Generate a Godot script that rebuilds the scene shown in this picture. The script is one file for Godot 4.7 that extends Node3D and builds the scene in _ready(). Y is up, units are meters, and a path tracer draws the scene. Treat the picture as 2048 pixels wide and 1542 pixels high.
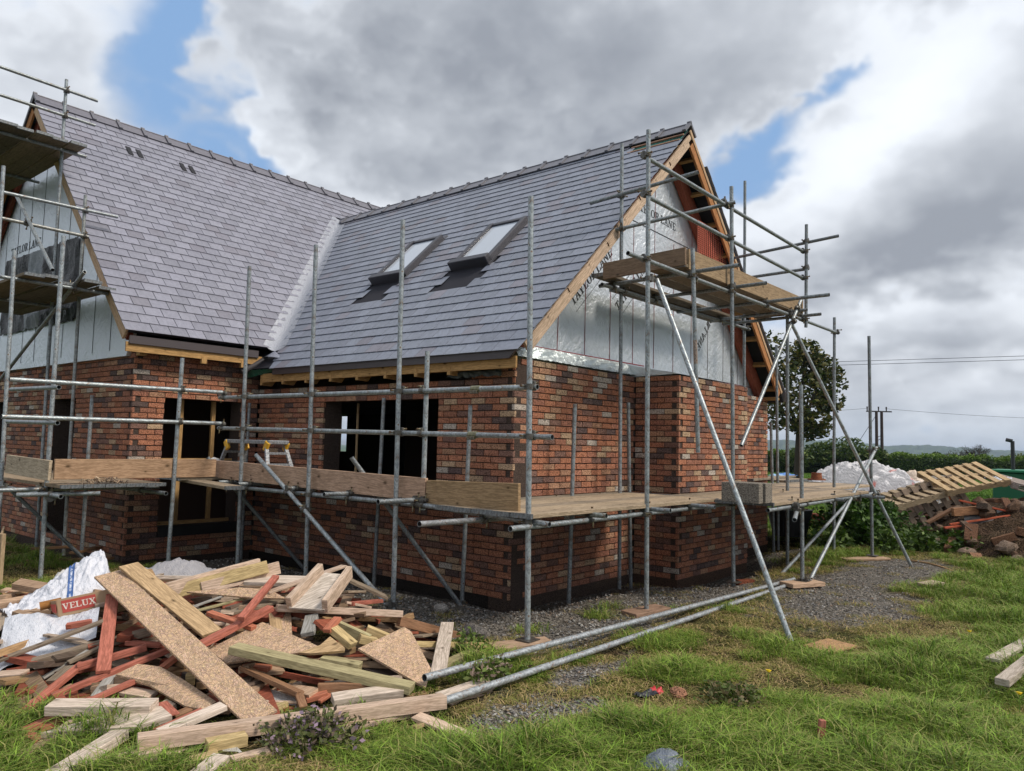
extends Node3D

# A half-built brick house with slate roofs, tube scaffolding, a heap of timber offcuts and rough grass, under broken cloud.

const EYE := Vector3(-6.537, 1.711, 5.448)
var names := {}
var M := {}
var rng := RandomNumberGenerator.new()
var noise := FastNoiseLite.new()
var ready_meshes := {}


# A mesh under construction: flat-shaded faces with a colour each.
class Shape:
	var v := PackedVector3Array()
	var n := PackedVector3Array()
	var c := PackedColorArray()
	var uv := PackedVector2Array()

	func tri(a: Vector3, b: Vector3, d: Vector3, col := Color.WHITE, out := Vector3.ZERO) -> void:
		var k := (d - a).cross(b - a)
		if out != Vector3.ZERO and k.dot(out) < 0.0:
			var s := b
			b = d
			d = s
			k = -k
		k = k.normalized()
		v.append(a); v.append(b); v.append(d)
		for i in 3:
			n.append(k); c.append(col); uv.append(Vector2.ZERO)

	func quad(a: Vector3, b: Vector3, d: Vector3, e: Vector3, col := Color.WHITE, out := Vector3.ZERO) -> void:
		tri(a, b, d, col, out)
		tri(a, d, e, col, out)

	# A box with chamfered edges, turned and placed by t.
	func box(t: Transform3D, size: Vector3, bevel := 0.0, col := Color.WHITE) -> void:
		var h := size * 0.5
		var b := minf(bevel, minf(h.x, minf(h.y, h.z)) * 0.8)
		for axis in 3:
			for side in [-1.0, 1.0]:
				var p := [Vector3(), Vector3(), Vector3(), Vector3()]
				var o := Vector3()
				o[axis] = side
				var u := (axis + 1) % 3
				var w := (axis + 2) % 3
				for k in 4:
					var q := Vector3()
					q[axis] = side * h[axis]
					q[u] = (h[u] - b) * (1.0 if k == 1 or k == 2 else -1.0)
					q[w] = (h[w] - b) * (1.0 if k > 1 else -1.0)
					p[k] = t * q
				quad(p[0], p[1], p[2], p[3], col, t.basis * o)
		if b <= 0.0:
			return
		for axis in 3:
			var u := (axis + 1) % 3
			var w := (axis + 2) % 3
			for su in [-1.0, 1.0]:
				for sw in [-1.0, 1.0]:
					var p := []
					for k in 4:
						var q := Vector3()
						q[axis] = (h[axis] - b) * (1.0 if k == 1 or k == 2 else -1.0)
						q[u] = su * (h[u] - (b if k > 1 else 0.0))
						q[w] = sw * (h[w] - (0.0 if k > 1 else b))
						p.append(t * q)
					var o := Vector3()
					o[u] = su
					o[w] = sw
					quad(p[0], p[1], p[2], p[3], col, t.basis * o)
		for sx in [-1.0, 1.0]:
			for sy in [-1.0, 1.0]:
				for sz in [-1.0, 1.0]:
					var s := Vector3(sx, sy, sz)
					tri(t * (s * Vector3(h.x, h.y - b, h.z - b)), t * (s * Vector3(h.x - b, h.y, h.z - b)), t * (s * Vector3(h.x - b, h.y - b, h.z)), col, t.basis * s)

	# A flat slab whose outline is a convex polygon, given the way it faces and its thickness.
	func slab(p: PackedVector3Array, up: Vector3, thick: float, col := Color.WHITE) -> void:
		var down := -up.normalized() * thick
		var mid := Vector3()
		for q in p:
			mid += q / p.size()
		for k in p.size():
			var a := p[k]
			var b := p[(k + 1) % p.size()]
			tri(mid, a, b, col, up)
			tri(mid + down, a + down, b + down, col, -up)
			quad(a, b, b + down, a + down, col, (a + b) * 0.5 - mid)

	# A round bar or tube from a to b, smooth-shaded; hollow ends when hole is given.
	func tube(a: Vector3, b: Vector3, r0: float, r1: float, sides := 12, col := Color.WHITE, hole := 0.0, caps := true) -> void:
		var d := (b - a).normalized()
		var x := d.cross(Vector3.UP if absf(d.y) < 0.9 else Vector3.RIGHT).normalized()
		var y := d.cross(x).normalized()
		for k in sides:
			var r := [x * cos(TAU * k / sides) + y * sin(TAU * k / sides), x * cos(TAU * (k + 1) / sides) + y * sin(TAU * (k + 1) / sides)]
			var p := [a + r[0] * r0, a + r[1] * r0, b + r[1] * r1, b + r[0] * r1]
			var nn := [r[0], r[1], r[1], r[0]]
			var order := [0, 1, 2, 0, 2, 3]
			if ((p[2] - p[0]) as Vector3).cross(p[1] - p[0]).dot(r[0] + r[1]) < 0.0:
				order = [0, 2, 1, 0, 3, 2]
			for i in order:
				v.append(p[i]); n.append(nn[i]); c.append(col); uv.append(Vector2.ZERO)
			if not caps:
				continue
			if hole > 0.0:
				var f := hole / r0
				for e in 2:
					var at: Vector3 = b if e else a
					var inward := (-d if e else d) * 0.06
					quad(at + r[0] * r0, at + r[1] * r0, at + r[1] * r0 * f, at + r[0] * r0 * f, col, -inward)
					quad(at + r[0] * r0 * f, at + r[1] * r0 * f, at + r[1] * r0 * f + inward, at + r[0] * r0 * f + inward, col * 0.35, -(r[0] + r[1]))
					tri(at + inward, at + inward + r[0] * r0 * f, at + inward + r[1] * r0 * f, col * 0.1, -inward)
			else:
				tri(a, p[0], p[1], col, -d)
				tri(b, p[2], p[3], col, d)

	func add(s: Shape, t: Transform3D, tint := Color.WHITE) -> void:
		v.append_array(t * s.v)
		n.append_array(Transform3D(t.basis.orthonormalized(), Vector3.ZERO) * s.n)
		uv.append_array(s.uv)
		for k in s.c:
			c.append(k * tint)

	func done() -> ArrayMesh:
		var a := []
		a.resize(Mesh.ARRAY_MAX)
		a[Mesh.ARRAY_VERTEX] = v
		a[Mesh.ARRAY_NORMAL] = n
		a[Mesh.ARRAY_COLOR] = c
		a[Mesh.ARRAY_TEX_UV] = uv
		var m := ArrayMesh.new()
		if v.size():
			m.add_surface_from_arrays(Mesh.PRIMITIVE_TRIANGLES, a)
		return m


func numbered(called: String) -> String:
	var k: int = names.get(called, 0)
	names[called] = k + 1
	return called if k == 0 else "%s_%03d" % [called, k]


func obj(called: String, mesh: Mesh, mat: Material, parent: Node3D = self) -> MeshInstance3D:
	var o := MeshInstance3D.new()
	o.name = numbered(called) if parent == self else called
	o.mesh = mesh
	o.material_override = mat
	parent.add_child(o, true)
	return o


func tag(o: Node3D, label: String, category := "", group := "", kind := "") -> Node3D:
	o.set_meta("label", label)
	if category:
		o.set_meta("category", category)
	if group:
		o.set_meta("group", group)
	if kind:
		o.set_meta("kind", kind)
	return o


func thing(called: String, label: String, category: String, at := Vector3.ZERO, group := "") -> Node3D:
	var o := Node3D.new()
	o.name = numbered(called)
	o.position = at
	add_child(o)
	tag(o, label, category, group)
	return o


func structure(o: Node3D) -> Node3D:
	o.set_meta("kind", "structure")
	return o


func lin(r: float, g: float, b: float) -> Color:   # an sRGB 0..255 colour as the linear value that vertex colours want
	return Color(r / 255.0, g / 255.0, b / 255.0).srgb_to_linear()


func surface(called: String, rough := 0.9, spec := 0.4, metal := 0.0) -> StandardMaterial3D:
	var m := StandardMaterial3D.new()
	m.resource_name = called
	m.roughness = rough
	m.metallic = metal
	m.metallic_specular = spec
	m.vertex_color_use_as_albedo = true
	M[called] = m
	return m


func gray_texture(size: Vector2i, f: Callable) -> ImageTexture:
	var im := Image.create(size.x, size.y, false, Image.FORMAT_RGB8)
	for y in size.y:
		for x in size.x:
			im.set_pixel(x, y, f.call(x, y))
	return ImageTexture.create_from_image(im)


# Noise that repeats after w by h pixels, -1..1.
func tiled(x: float, y: float, w: float, h: float, fx: float, fy: float) -> float:
	var a := TAU * x / w
	var b := TAU * y / h
	return noise.get_noise_3d(cos(a) * fx + 31.0, sin(a) * fx + cos(b) * fy, sin(b) * fy)


func triplanar(m: StandardMaterial3D, scale: Vector3, world := false) -> void:
	m.uv1_triplanar = true
	m.uv1_world_triplanar = world
	m.uv1_scale = scale
	m.uv1_triplanar_sharpness = 8.0


func make_materials() -> void:
	noise.seed = 7
	noise.frequency = 0.5
	noise.fractal_octaves = 4
	# brick: smears and dark kiln marks
	var m := surface("brick", 0.93, 0.3)
	m.albedo_texture = gray_texture(Vector2i(512, 512), func(x, y):
		var a := tiled(x, y, 512, 512, 16, 16)
		var b := tiled(x + 99, y + 31, 512, 512, 46, 46)
		var k := clampf(0.8 + a * 0.75 + b * 0.8, 0.22, 1.0)
		var w := smoothstep(0.08, 0.4, tiled(x + 211, y + 77, 512, 512, 24, 24)) * 0.5
		return Color(k, k, k).lerp(Color(0.95, 0.93, 0.9), w))
	triplanar(m, Vector3(1.4, 1.4, 1.4), true)
	m.heightmap_enabled = true
	m.heightmap_texture = m.albedo_texture
	m.heightmap_scale = 0.35
	m = surface("mortar", 0.97, 0.2)
	m.albedo_texture = M.brick.albedo_texture
	triplanar(m, Vector3(2, 2, 2), true)
	# wood: long grain with a few knots, six cuts of it
	var grain := gray_texture(Vector2i(512, 256), func(x, y):
		var bend := tiled(x, y, 512, 256, 2.0, 3.0) * 14.0
		var ring := sin((y + bend) * 0.21 + tiled(x + 50, y, 512, 256, 1.2, 5.0) * 7.0)
		var fine := tiled(x + 10, y + 70, 512, 256, 5.0, 60.0)
		var k := 0.84 + ring * 0.07 + fine * 0.2
		for q in [Vector3(90, 60, 9), Vector3(330, 180, 11), Vector3(440, 40, 7), Vector3(210, 215, 6)]:
			var d := Vector2((x - q.x) * 0.7, y - q.y).length()
			k -= 0.34 * exp(-d * d / (q.z * q.z * 0.5)) + 0.06 * exp(-d / 14.0) * (0.5 + 0.5 * sin(d * 1.3))
		k = clampf(k, 0.2, 1.0)
		return Color(k, pow(k, 1.05), pow(k, 1.14)))
	for i in 6:
		m = surface("wood%d" % i, 0.78, 0.35)
		m.albedo_texture = grain
		triplanar(m, Vector3(0.9, 2.0, 2.0))
		m.uv1_offset = Vector3(0.37 * i, 0.23 * i, 0.41 * i)
		m.heightmap_enabled = true
		m.heightmap_texture = grain
		m.heightmap_scale = 0.1
	# oriented strand board: overlapping flakes
	var osb := Image.create(512, 512, false, Image.FORMAT_RGB8)
	osb.fill(Color(0.9, 0.82, 0.72))
	for i in 4200:
		var p := Vector2(rng.randf() * 512, rng.randf() * 512)
		var a := rng.randfn(0.0, 0.7)
		var l := rng.randf_range(14, 46)
		var w := rng.randi_range(2, 5)
		var k := rng.randf_range(0.66, 1.0)
		var col := Color(k, k * rng.randf_range(0.9, 0.96), k * rng.randf_range(0.78, 0.9))
		for s in int(l):
			for t in w:
				osb.set_pixel(posmod(int(p.x + cos(a) * s - sin(a) * t), 512), posmod(int(p.y + sin(a) * s + cos(a) * t), 512), col * (0.55 if t == 0 else 1.0))
	m = surface("osb", 0.85, 0.3)
	m.albedo_texture = ImageTexture.create_from_image(osb)
	triplanar(m, Vector3(1.7, 1.7, 1.7))
	m.heightmap_enabled = true
	m.heightmap_texture = m.albedo_texture
	m.heightmap_scale = 0.12
	# slate
	m = surface("slate", 0.42, 0.55)
	var riven := gray_texture(Vector2i(256, 256), func(x, y):
		var k := 0.88 + tiled(x, y, 256, 256, 5, 5) * 0.12 + tiled(x, y, 256, 256, 22, 22) * 0.1
		return Color(k, k, k))
	m.albedo_texture = riven
	triplanar(m, Vector3(1.1, 1.1, 1.1), true)
	m.heightmap_enabled = true
	m.heightmap_texture = riven
	m.heightmap_scale = 0.12
	# galvanised steel with dull and rusty blotches
	m = surface("steel", 0.44, 0.5, 0.4)
	m.albedo_texture = gray_texture(Vector2i(256, 256), func(x, y):
		var k := clampf(0.82 + tiled(x, y, 256, 256, 6, 6) * 0.3 + tiled(x + 40, y + 9, 256, 256, 30, 30) * 0.3, 0.3, 1.0)
		return Color(k, k, k).lerp(Color(0.62, 0.4, 0.27), smoothstep(0.3, 0.55, tiled(x + 130, y + 60, 256, 256, 7, 7)) * 0.7))
	triplanar(m, Vector3(2.2, 1.3, 2.2))
	# foil
	var crease := gray_texture(Vector2i(512, 512), func(x, y):
		var k := 0.5 + tiled(x, y, 512, 512, 4, 4) * 0.5 + absf(tiled(x + 60, y, 512, 512, 14, 9)) * 0.35 + tiled(x, y + 30, 512, 512, 40, 40) * 0.12
		k = clampf(k, 0, 1)
		return Color(k, k, k))
	m = surface("foil", 0.44, 0.6, 0.72)
	m.heightmap_enabled = true
	m.heightmap_texture = crease
	m.heightmap_scale = 1.1
	triplanar(m, Vector3(0.8, 0.8, 0.8), true)
	m = surface("film", 0.4, 0.5)      # plastic sheet and woven bag
	m.heightmap_enabled = true
	m.heightmap_texture = crease
	m.heightmap_scale = 1.5
	triplanar(m, Vector3(1.3, 1.3, 1.3), true)
	m = surface("lead", 0.34, 0.6, 0.6)
	m.heightmap_enabled = true
	m.heightmap_texture = crease
	m.heightmap_scale = 1.4
	triplanar(m, Vector3(3, 3, 3), true)
	m = surface("stone", 0.95, 0.3)
	m.albedo_texture = M.brick.albedo_texture
	m.heightmap_enabled = true
	m.heightmap_texture = M.brick.albedo_texture
	m.heightmap_scale = 0.6
	triplanar(m, Vector3(1.6, 1.6, 1.6), true)
	m = surface("earth", 0.98, 0.15)
	m.albedo_texture = M.brick.albedo_texture
	m.heightmap_enabled = true
	m.heightmap_texture = M.brick.albedo_texture
	m.heightmap_scale = 3.0
	triplanar(m, Vector3(0.55, 0.55, 0.55), true)
	surface("plain", 0.8, 0.4)
	surface("paint", 0.45, 0.5)
	surface("dark", 0.6, 0.4)
	m = surface("leaf", 0.6, 0.35)
	m.backlight_enabled = true
	m.backlight = Color(0.5, 0.6, 0.2)
	m = surface("blade", 0.6, 0.3)
	m.backlight_enabled = true
	m.backlight = Color(0.5, 0.6, 0.2)
	surface("pane", 0.12, 0.7)


# The lie of the ground: a shallow dip along the walls, falling away beyond the hedge.
func ground(x: float, z: float) -> float:
	var y := 0.06 + noise.get_noise_2d(x * 1.3, z * 1.3) * 0.05 + noise.get_noise_2d(x * 6.0 + 50.0, z * 6.0) * 0.02
	var r := Vector2(x, z).length()
	var d := minf(Vector2(maxf(maxf(-x, x - 7.4), 0.0), maxf(maxf(z, -5.2 - z), 0.0)).length(), Vector2(maxf(maxf(-1.92 - x, x - 7.4), 0.0), maxf(maxf(z + 5.2, -13.2 - z), 0.0)).length())
	d = minf(d, Vector2(maxf(maxf(2.6 - x, x - 4.9), 0.0), maxf(z - 0.67, 0.0)).length())
	y -= 0.2 * (1.0 - smoothstep(0.15, 0.9, d))
	return y - 0.36 * smoothstep(14.0, 70.0, r) - 24.0 * smoothstep(95.0, 700.0, r)


# How bare the ground is: 0 grown over, 1 bare stones.
func bareness(x: float, z: float) -> float:
	var b := 0.0
	for q in [[-2.75, 2.5, 0.5, 0.3], [2.35, 2.8, 1.2, 0.62], [3.6, 2.4, 1.2, 0.6], [-0.9, 1.5, 0.8, 0.35], [-1.75, 2.25, 0.5, 0.16], [1.7, 1.3, 1.6, 0.5], [-0.2, 1.6, 0.7, 0.3], [3.0, 0.9, 1.6, 0.6], [5.2, 2.6, 1.6, 0.5], [-0.7, 0.3, 1.2, 1.0], [-0.8, -2.5, 0.9, 3.0], [-1.6, 0.6, 0.6, 0.5]]:
		var g := Vector2((x - q[0]) / q[2], (z - q[1]) / q[3]).length_squared()
		b = maxf(b, exp(-g * 0.7))
	if x > -1.6 and z < 0.9 and x < 7.4:
		b = maxf(b, 0.62)
	return clampf(b * 1.35 + noise.get_noise_2d(x * 5.0, z * 5.0) * 0.5 - 0.12, 0.0, 1.0)


func _ready() -> void:
	rng.seed = 11
	var cam := Camera3D.new()
	cam.name = "camera"
	cam.position = EYE
	cam.rotation = Vector3(0.077579, -0.872338, 0.025360)
	cam.fov = 53.83
	cam.near = 0.05
	cam.far = 9000.0
	add_child(cam)
	make_materials()
	var we := WorldEnvironment.new()
	we.name = "world_environment"
	var e := Environment.new()
	e.background_mode = Environment.BG_SKY
	var sky := Sky.new()
	var air := PanoramaSkyMaterial.new()
	air.panorama = cloudy_sky()
	air.energy_multiplier = 1.0
	sky.sky_material = air
	e.sky = sky
	e.tonemap_mode = Environment.TONE_MAPPER_LINEAR
	e.tonemap_exposure = 1.4
	e.sdfgi_enabled = true
	e.ssao_enabled = true
	e.ssil_enabled = true
	e.fog_enabled = true
	e.fog_density = 0.00016
	e.fog_light_color = Color(0.78, 0.86, 0.97)
	we.environment = e
	add_child(we)
	var sun := DirectionalLight3D.new()
	sun.name = "sun"
	sun.light_energy = 0.75
	sun.light_angular_distance = 14.0
	sun.light_color = Color(1.0, 0.96, 0.9)
	sun.shadow_enabled = true
	sun.sky_mode = DirectionalLight3D.SKY_MODE_LIGHT_ONLY
	add_child(sun)
	sun.look_at_from_position(Vector3(0.25, 0.85, 0.72) * 50.0, Vector3.ZERO)
	build_ground()
	build_far()
	build_house()
	build_scaffold()
	build_things()
	build_heap()
	build_grass()


# Broken cloud: [azimuth, elevation, half width, half height, turn, cover, shade, light], degrees; azimuth 0 is -z, 90 is +x.
func cloudy_sky() -> ImageTexture:
	var w := 2048
	var h := 1024
	var f := FastNoiseLite.new()
	f.seed = 21
	f.frequency = 1.0
	f.fractal_octaves = 6
	f.fractal_gain = 0.52
	var im := Image.create(w, h, false, Image.FORMAT_RGBF)
	var lobes := [
		[23.5, 25.5, 2.2, 6.0, -14.0, -1.0, 0.0, 0.0], [26.5, 20.0, 2.2, 4.2, -22.0, -0.85, 0.0, 0.0], [30.5, 17.5, 1.5, 5.0, 10.0, -0.9, 0.0, 0.0], [35.5, 13.5, 2.5, 2.5, 0.0, -0.75, 0.0, 0.0],
		[67.5, 20.2, 4.2, 2.0, 26.0, -1.15, 0.0, 0.0], [72.5, 23.6, 3.6, 1.5, 30.0, -0.75, 0.0, 0.0], [75.3, 8.9, 1.6, 0.8, 20.0, -0.5, 0.0, 0.0],
		[46.0, 27.0, 13.0, 7.0, -6.0, 0.5, 0.75, -0.1], [58.0, 26.5, 9.0, 5.0, 0.0, 0.4, 0.45, -0.05], [42.0, 19.0, 7.0, 3.5, -14.0, 0.3, 0.3, 0.0],
		[17.0, 20.0, 5.5, 9.0, 0.0, 0.25, -0.15, 0.2], [31.5, 23.0, 2.2, 3.5, -10.0, 0.4, -0.5, 0.35], [36.0, 17.0, 2.8, 3.2, 10.0, 0.3, -0.35, 0.3], [52.0, 18.0, 5.0, 1.8, 10.0, 0.3, -0.45, 0.3],
		[73.0, 19.0, 7.5, 2.4, 32.0, 0.7, -0.7, 0.5], [80.0, 24.0, 6.0, 2.8, 32.0, 0.6, -0.55, 0.4], [76.5, 27.0, 3.0, 2.0, 20.0, 0.5, -0.4, 0.3],
		[77.0, 14.0, 9.0, 3.0, 12.0, 0.6, 0.75, -0.05], [83.0, 17.5, 5.0, 3.0, 12.0, 0.5, 0.5, 0.0], [79.0, 9.3, 6.0, 1.1, 4.0, 0.4, -0.4, 0.25], [80.0, 7.3, 6.0, 1.3, 0.0, 0.4, 0.25, 0.0], [80.0, 3.5, 14.0, 1.8, 0.0, 0.5, 0.05, 0.1],
	]
	var rows := PackedVector3Array()
	for y in h:
		var el := (0.5 - (y + 0.5) / h) * PI
		if el < -0.02:
			for x in w:
				im.set_pixel(x, y, Color(0.2, 0.2, 0.19))
			continue
		var ce := cos(el)
		var se := sin(el)
		var eld := rad_to_deg(el)
		for x in w:
			var az := wrapf((x + 0.5) / w * TAU, -PI, PI)   # Godot's panoramas begin at -z
			var d := Vector3(sin(az) * ce, se, -cos(az) * ce)
			var k := 1.0 / (se + 0.16)
			var p := Vector2(d.x * k, d.z * k)
			var n0 := f.get_noise_3d(p.x * 1.1, p.y * 1.1, 3.0)
			var n1 := f.get_noise_3d(d.x * 7.0, d.y * 10.0, d.z * 7.0)
			var n2 := f.get_noise_3d(p.x * 2.1 + 9.0, p.y * 2.1, 7.0 + d.y * 2.0)
			var n3 := f.get_noise_3d(d.x * 19.0 + n1 * 2.0, d.y * 30.0, d.z * 19.0)
			var c := 0.86 + n0 * 0.3 + n1 * 0.45 + n3 * 0.18
			var s := 0.40 + n2 * 0.34 + n0 * 0.2
			var l := 0.0
			var azd := rad_to_deg(az)
			if azd > -5.0 and azd < 110.0 and eld < 50.0:
				for o in lobes:
					var q := Vector2((azd - o[0]) * ce, eld - o[1])
					if absf(q.x) > 36.0:
						continue
					q = q.rotated(-deg_to_rad(o[4]))
					q += Vector2(n1 * 3.0 + n3 * 1.2, n2 * 2.0 + n3)
					var g := exp(-(q.x * q.x / (o[2] * o[2]) + q.y * q.y / (o[3] * o[3])))
					c += o[5] * g * 0.8
					s += o[6] * g * 0.68
					l += o[7] * g * 0.7
			var cover := smoothstep(0.16, 0.86, c)
			var edge := exp(-pow((c - 0.72) / 0.22, 2.0))
			var shade := clampf(s + n1 * 0.34 + n3 * 0.12 - edge * 0.3, 0.0, 1.0)
			var blue := Color(0.25, 0.42, 0.70).lerp(Color(0.42, 0.56, 0.76), pow(1.0 - se, 6.0))
			var cloud := Color(0.78, 0.82, 0.88).lerp(Color(0.34, 0.37, 0.425), shade)
			cloud = cloud * (1.0 + clampf(l, -0.3, 0.5) * 0.55)
			var col := blue.lerp(cloud, cover)
			col = col.lerp(Color(0.5, 0.56, 0.64), smoothstep(0.09, 0.0, el) * 0.7)
			im.set_pixel(x, y, col * 0.74)
	return ImageTexture.create_from_image(im)


func build_ground() -> void:
	var s := Shape.new()
	var rows := []
	var radii := [0.0, 0.6]
	while radii[-1] < 4200.0:
		radii.append(radii[-1] * 1.055 + 0.02)
	var sectors := 300
	for r in radii:
		var row := []
		for k in sectors + 1:
			var a: float = TAU * k / sectors
			var x: float = -3.0 + sin(a) * r
			var z: float = 3.0 - cos(a) * r
			row.append(Vector3(x, ground(x, z), z))
		rows.append(row)
	var tint := func(p: Vector3) -> Color:
		var r := Vector2(p.x + 3.0, p.z - 3.0).length()
		var soil := lin(104, 88, 70).lerp(lin(84, 70, 56), noise.get_noise_2d(p.x * 3.0, p.z * 3.0) + 0.5)
		var grass := lin(82, 92, 46).lerp(lin(118, 108, 72), clampf(noise.get_noise_2d(p.x * 2.2 + 9.0, p.z * 2.2) + 0.35, 0.0, 1.0))
		if r < 40.0:
			var c := grass.lerp(soil, clampf(noise.get_noise_2d(p.x * 4.0, p.z * 4.0 + 80.0) + 0.35, 0.0, 1.0))
			var b := bareness(p.x, p.z)
			return c.lerp(lin(132, 126, 120), smoothstep(0.25, 0.6, b)).lerp(lin(92, 120, 50), smoothstep(10.0, 26.0, r))
		return lin(92, 120, 50).lerp(lin(58, 88, 42), clampf(noise.get_noise_2d(p.x * 0.02, p.z * 0.02) * 2.0 + 0.4, 0.0, 1.0))
	var tints := []
	for row in rows:
		tints.append(row.map(tint))
	for i in rows.size() - 1:
		for k in sectors:
			var a: Vector3 = rows[i][k]
			var b: Vector3 = rows[i][k + 1]
			var c: Vector3 = rows[i + 1][k + 1]
			var d: Vector3 = rows[i + 1][k]
			for q in [[0, 2, 1], [0, 3, 2]]:
				var p := [a, b, c, d]
				var col := [tints[i][k], tints[i][k + 1], tints[i + 1][k + 1], tints[i + 1][k]]
				if (p[q[1]] - p[q[0]]).cross(p[q[2]] - p[q[0]]).length() < 1e-7:
					continue
				var nn: Vector3 = (p[q[2]] - p[q[0]]).cross(p[q[1]] - p[q[0]]).normalized()
				if nn.y < 0.0:
					nn = -nn
					q = [q[0], q[2], q[1]]
				for j in q:
					s.v.append(p[j]); s.n.append(nn); s.c.append(col[j]); s.uv.append(Vector2.ZERO)
	structure(tag(obj("ground", s.done(), M.earth), "rough site ground with grass, bare soil and grey stone patches"))


func leaf_quad(s: Shape, p: Vector3, size: float, col: Color, flat := 0.5) -> void:
	var a := Vector3(rng.randfn(), rng.randfn() * flat, rng.randfn()).normalized()
	var b := a.cross(Vector3(rng.randfn(), rng.randfn(), rng.randfn())).normalized()
	a *= size
	b *= size * 0.55
	s.tri(p - a, p + b, p + a, col)
	s.tri(p - a, p + a, p - b, col)


func crown(s: Shape, lobes: Array, count: int, size: float, cols: Array) -> void:
	for i in count:
		var o: Array = lobes[rng.randi() % lobes.size()]
		var d := Vector3(rng.randfn(), rng.randfn(), rng.randfn()).normalized() * pow(rng.randf(), 0.4)
		var p: Vector3 = o[0] + d * o[1]
		if noise.get_noise_3d(p.x * 2.2, p.y * 2.2, p.z * 2.2) < -0.12:
			continue
		var col: Color = cols[rng.randi() % cols.size()]
		leaf_quad(s, p, size * rng.randf_range(0.6, 1.3), col * rng.randf_range(0.75, 1.2))


func branch(s: Shape, a: Vector3, d: Vector3, length: float, r: float, depth: int, col: Color, thin := 0.62) -> void:
	var b := a + d * length
	s.tube(a, b, r, r * 0.7, 5, col, 0.0, false)
	if depth == 0:
		return
	for i in 3 if depth > 1 else 4:
		var q := (d + Vector3(rng.randfn(), rng.randfn() * 0.5 + 0.15, rng.randfn()) * 0.55).normalized()
		branch(s, a.lerp(b, rng.randf_range(0.55, 1.0)), q, length * rng.randf_range(0.55, 0.85), r * thin, depth - 1, col, thin)


func hill(called: String, label: String, at: Array, depth: float, col: Color, rough: float) -> void:
	var s := Shape.new()
	var path := Curve3D.new()
	for p in at:
		path.add_point(p)
	var length := path.get_baked_length()
	var prev: Array = []
	var steps := 360
	for k in steps + 1:
		var p := path.sample_baked(length * k / steps)
		var away := Vector3(p.x, 0, p.z).normalized()
		var ring := []
		for j in 9:
			var t := j / 8.0
			var hh := sin(t * PI * 0.5)
			var y: float = lerpf(-26.0, p.y, hh) + noise.get_noise_2d(p.z * 0.05 + j * 13.0, p.x * 0.05) * rough * hh + (rng.randf() - 0.5) * rough * 0.5 * hh
			ring.append(p - away * depth * (1.0 - t) + Vector3(0, y - p.y, 0))
		ring.append(p + away * depth + Vector3(0, -26.0 - p.y, 0))
		if prev:
			for j in 9:
				var field := clampf(noise.get_noise_2d(k * 0.35, j * 1.7) * 1.6 + 0.3, 0.0, 1.0)
				s.quad(prev[j], ring[j], ring[j + 1], prev[j + 1], col.lerp(lin(92, 112, 60), field * 0.35), Vector3(0, 1, 0) - away)
		prev = ring
	structure(tag(obj(called, s.done(), M.plain), label))


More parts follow.
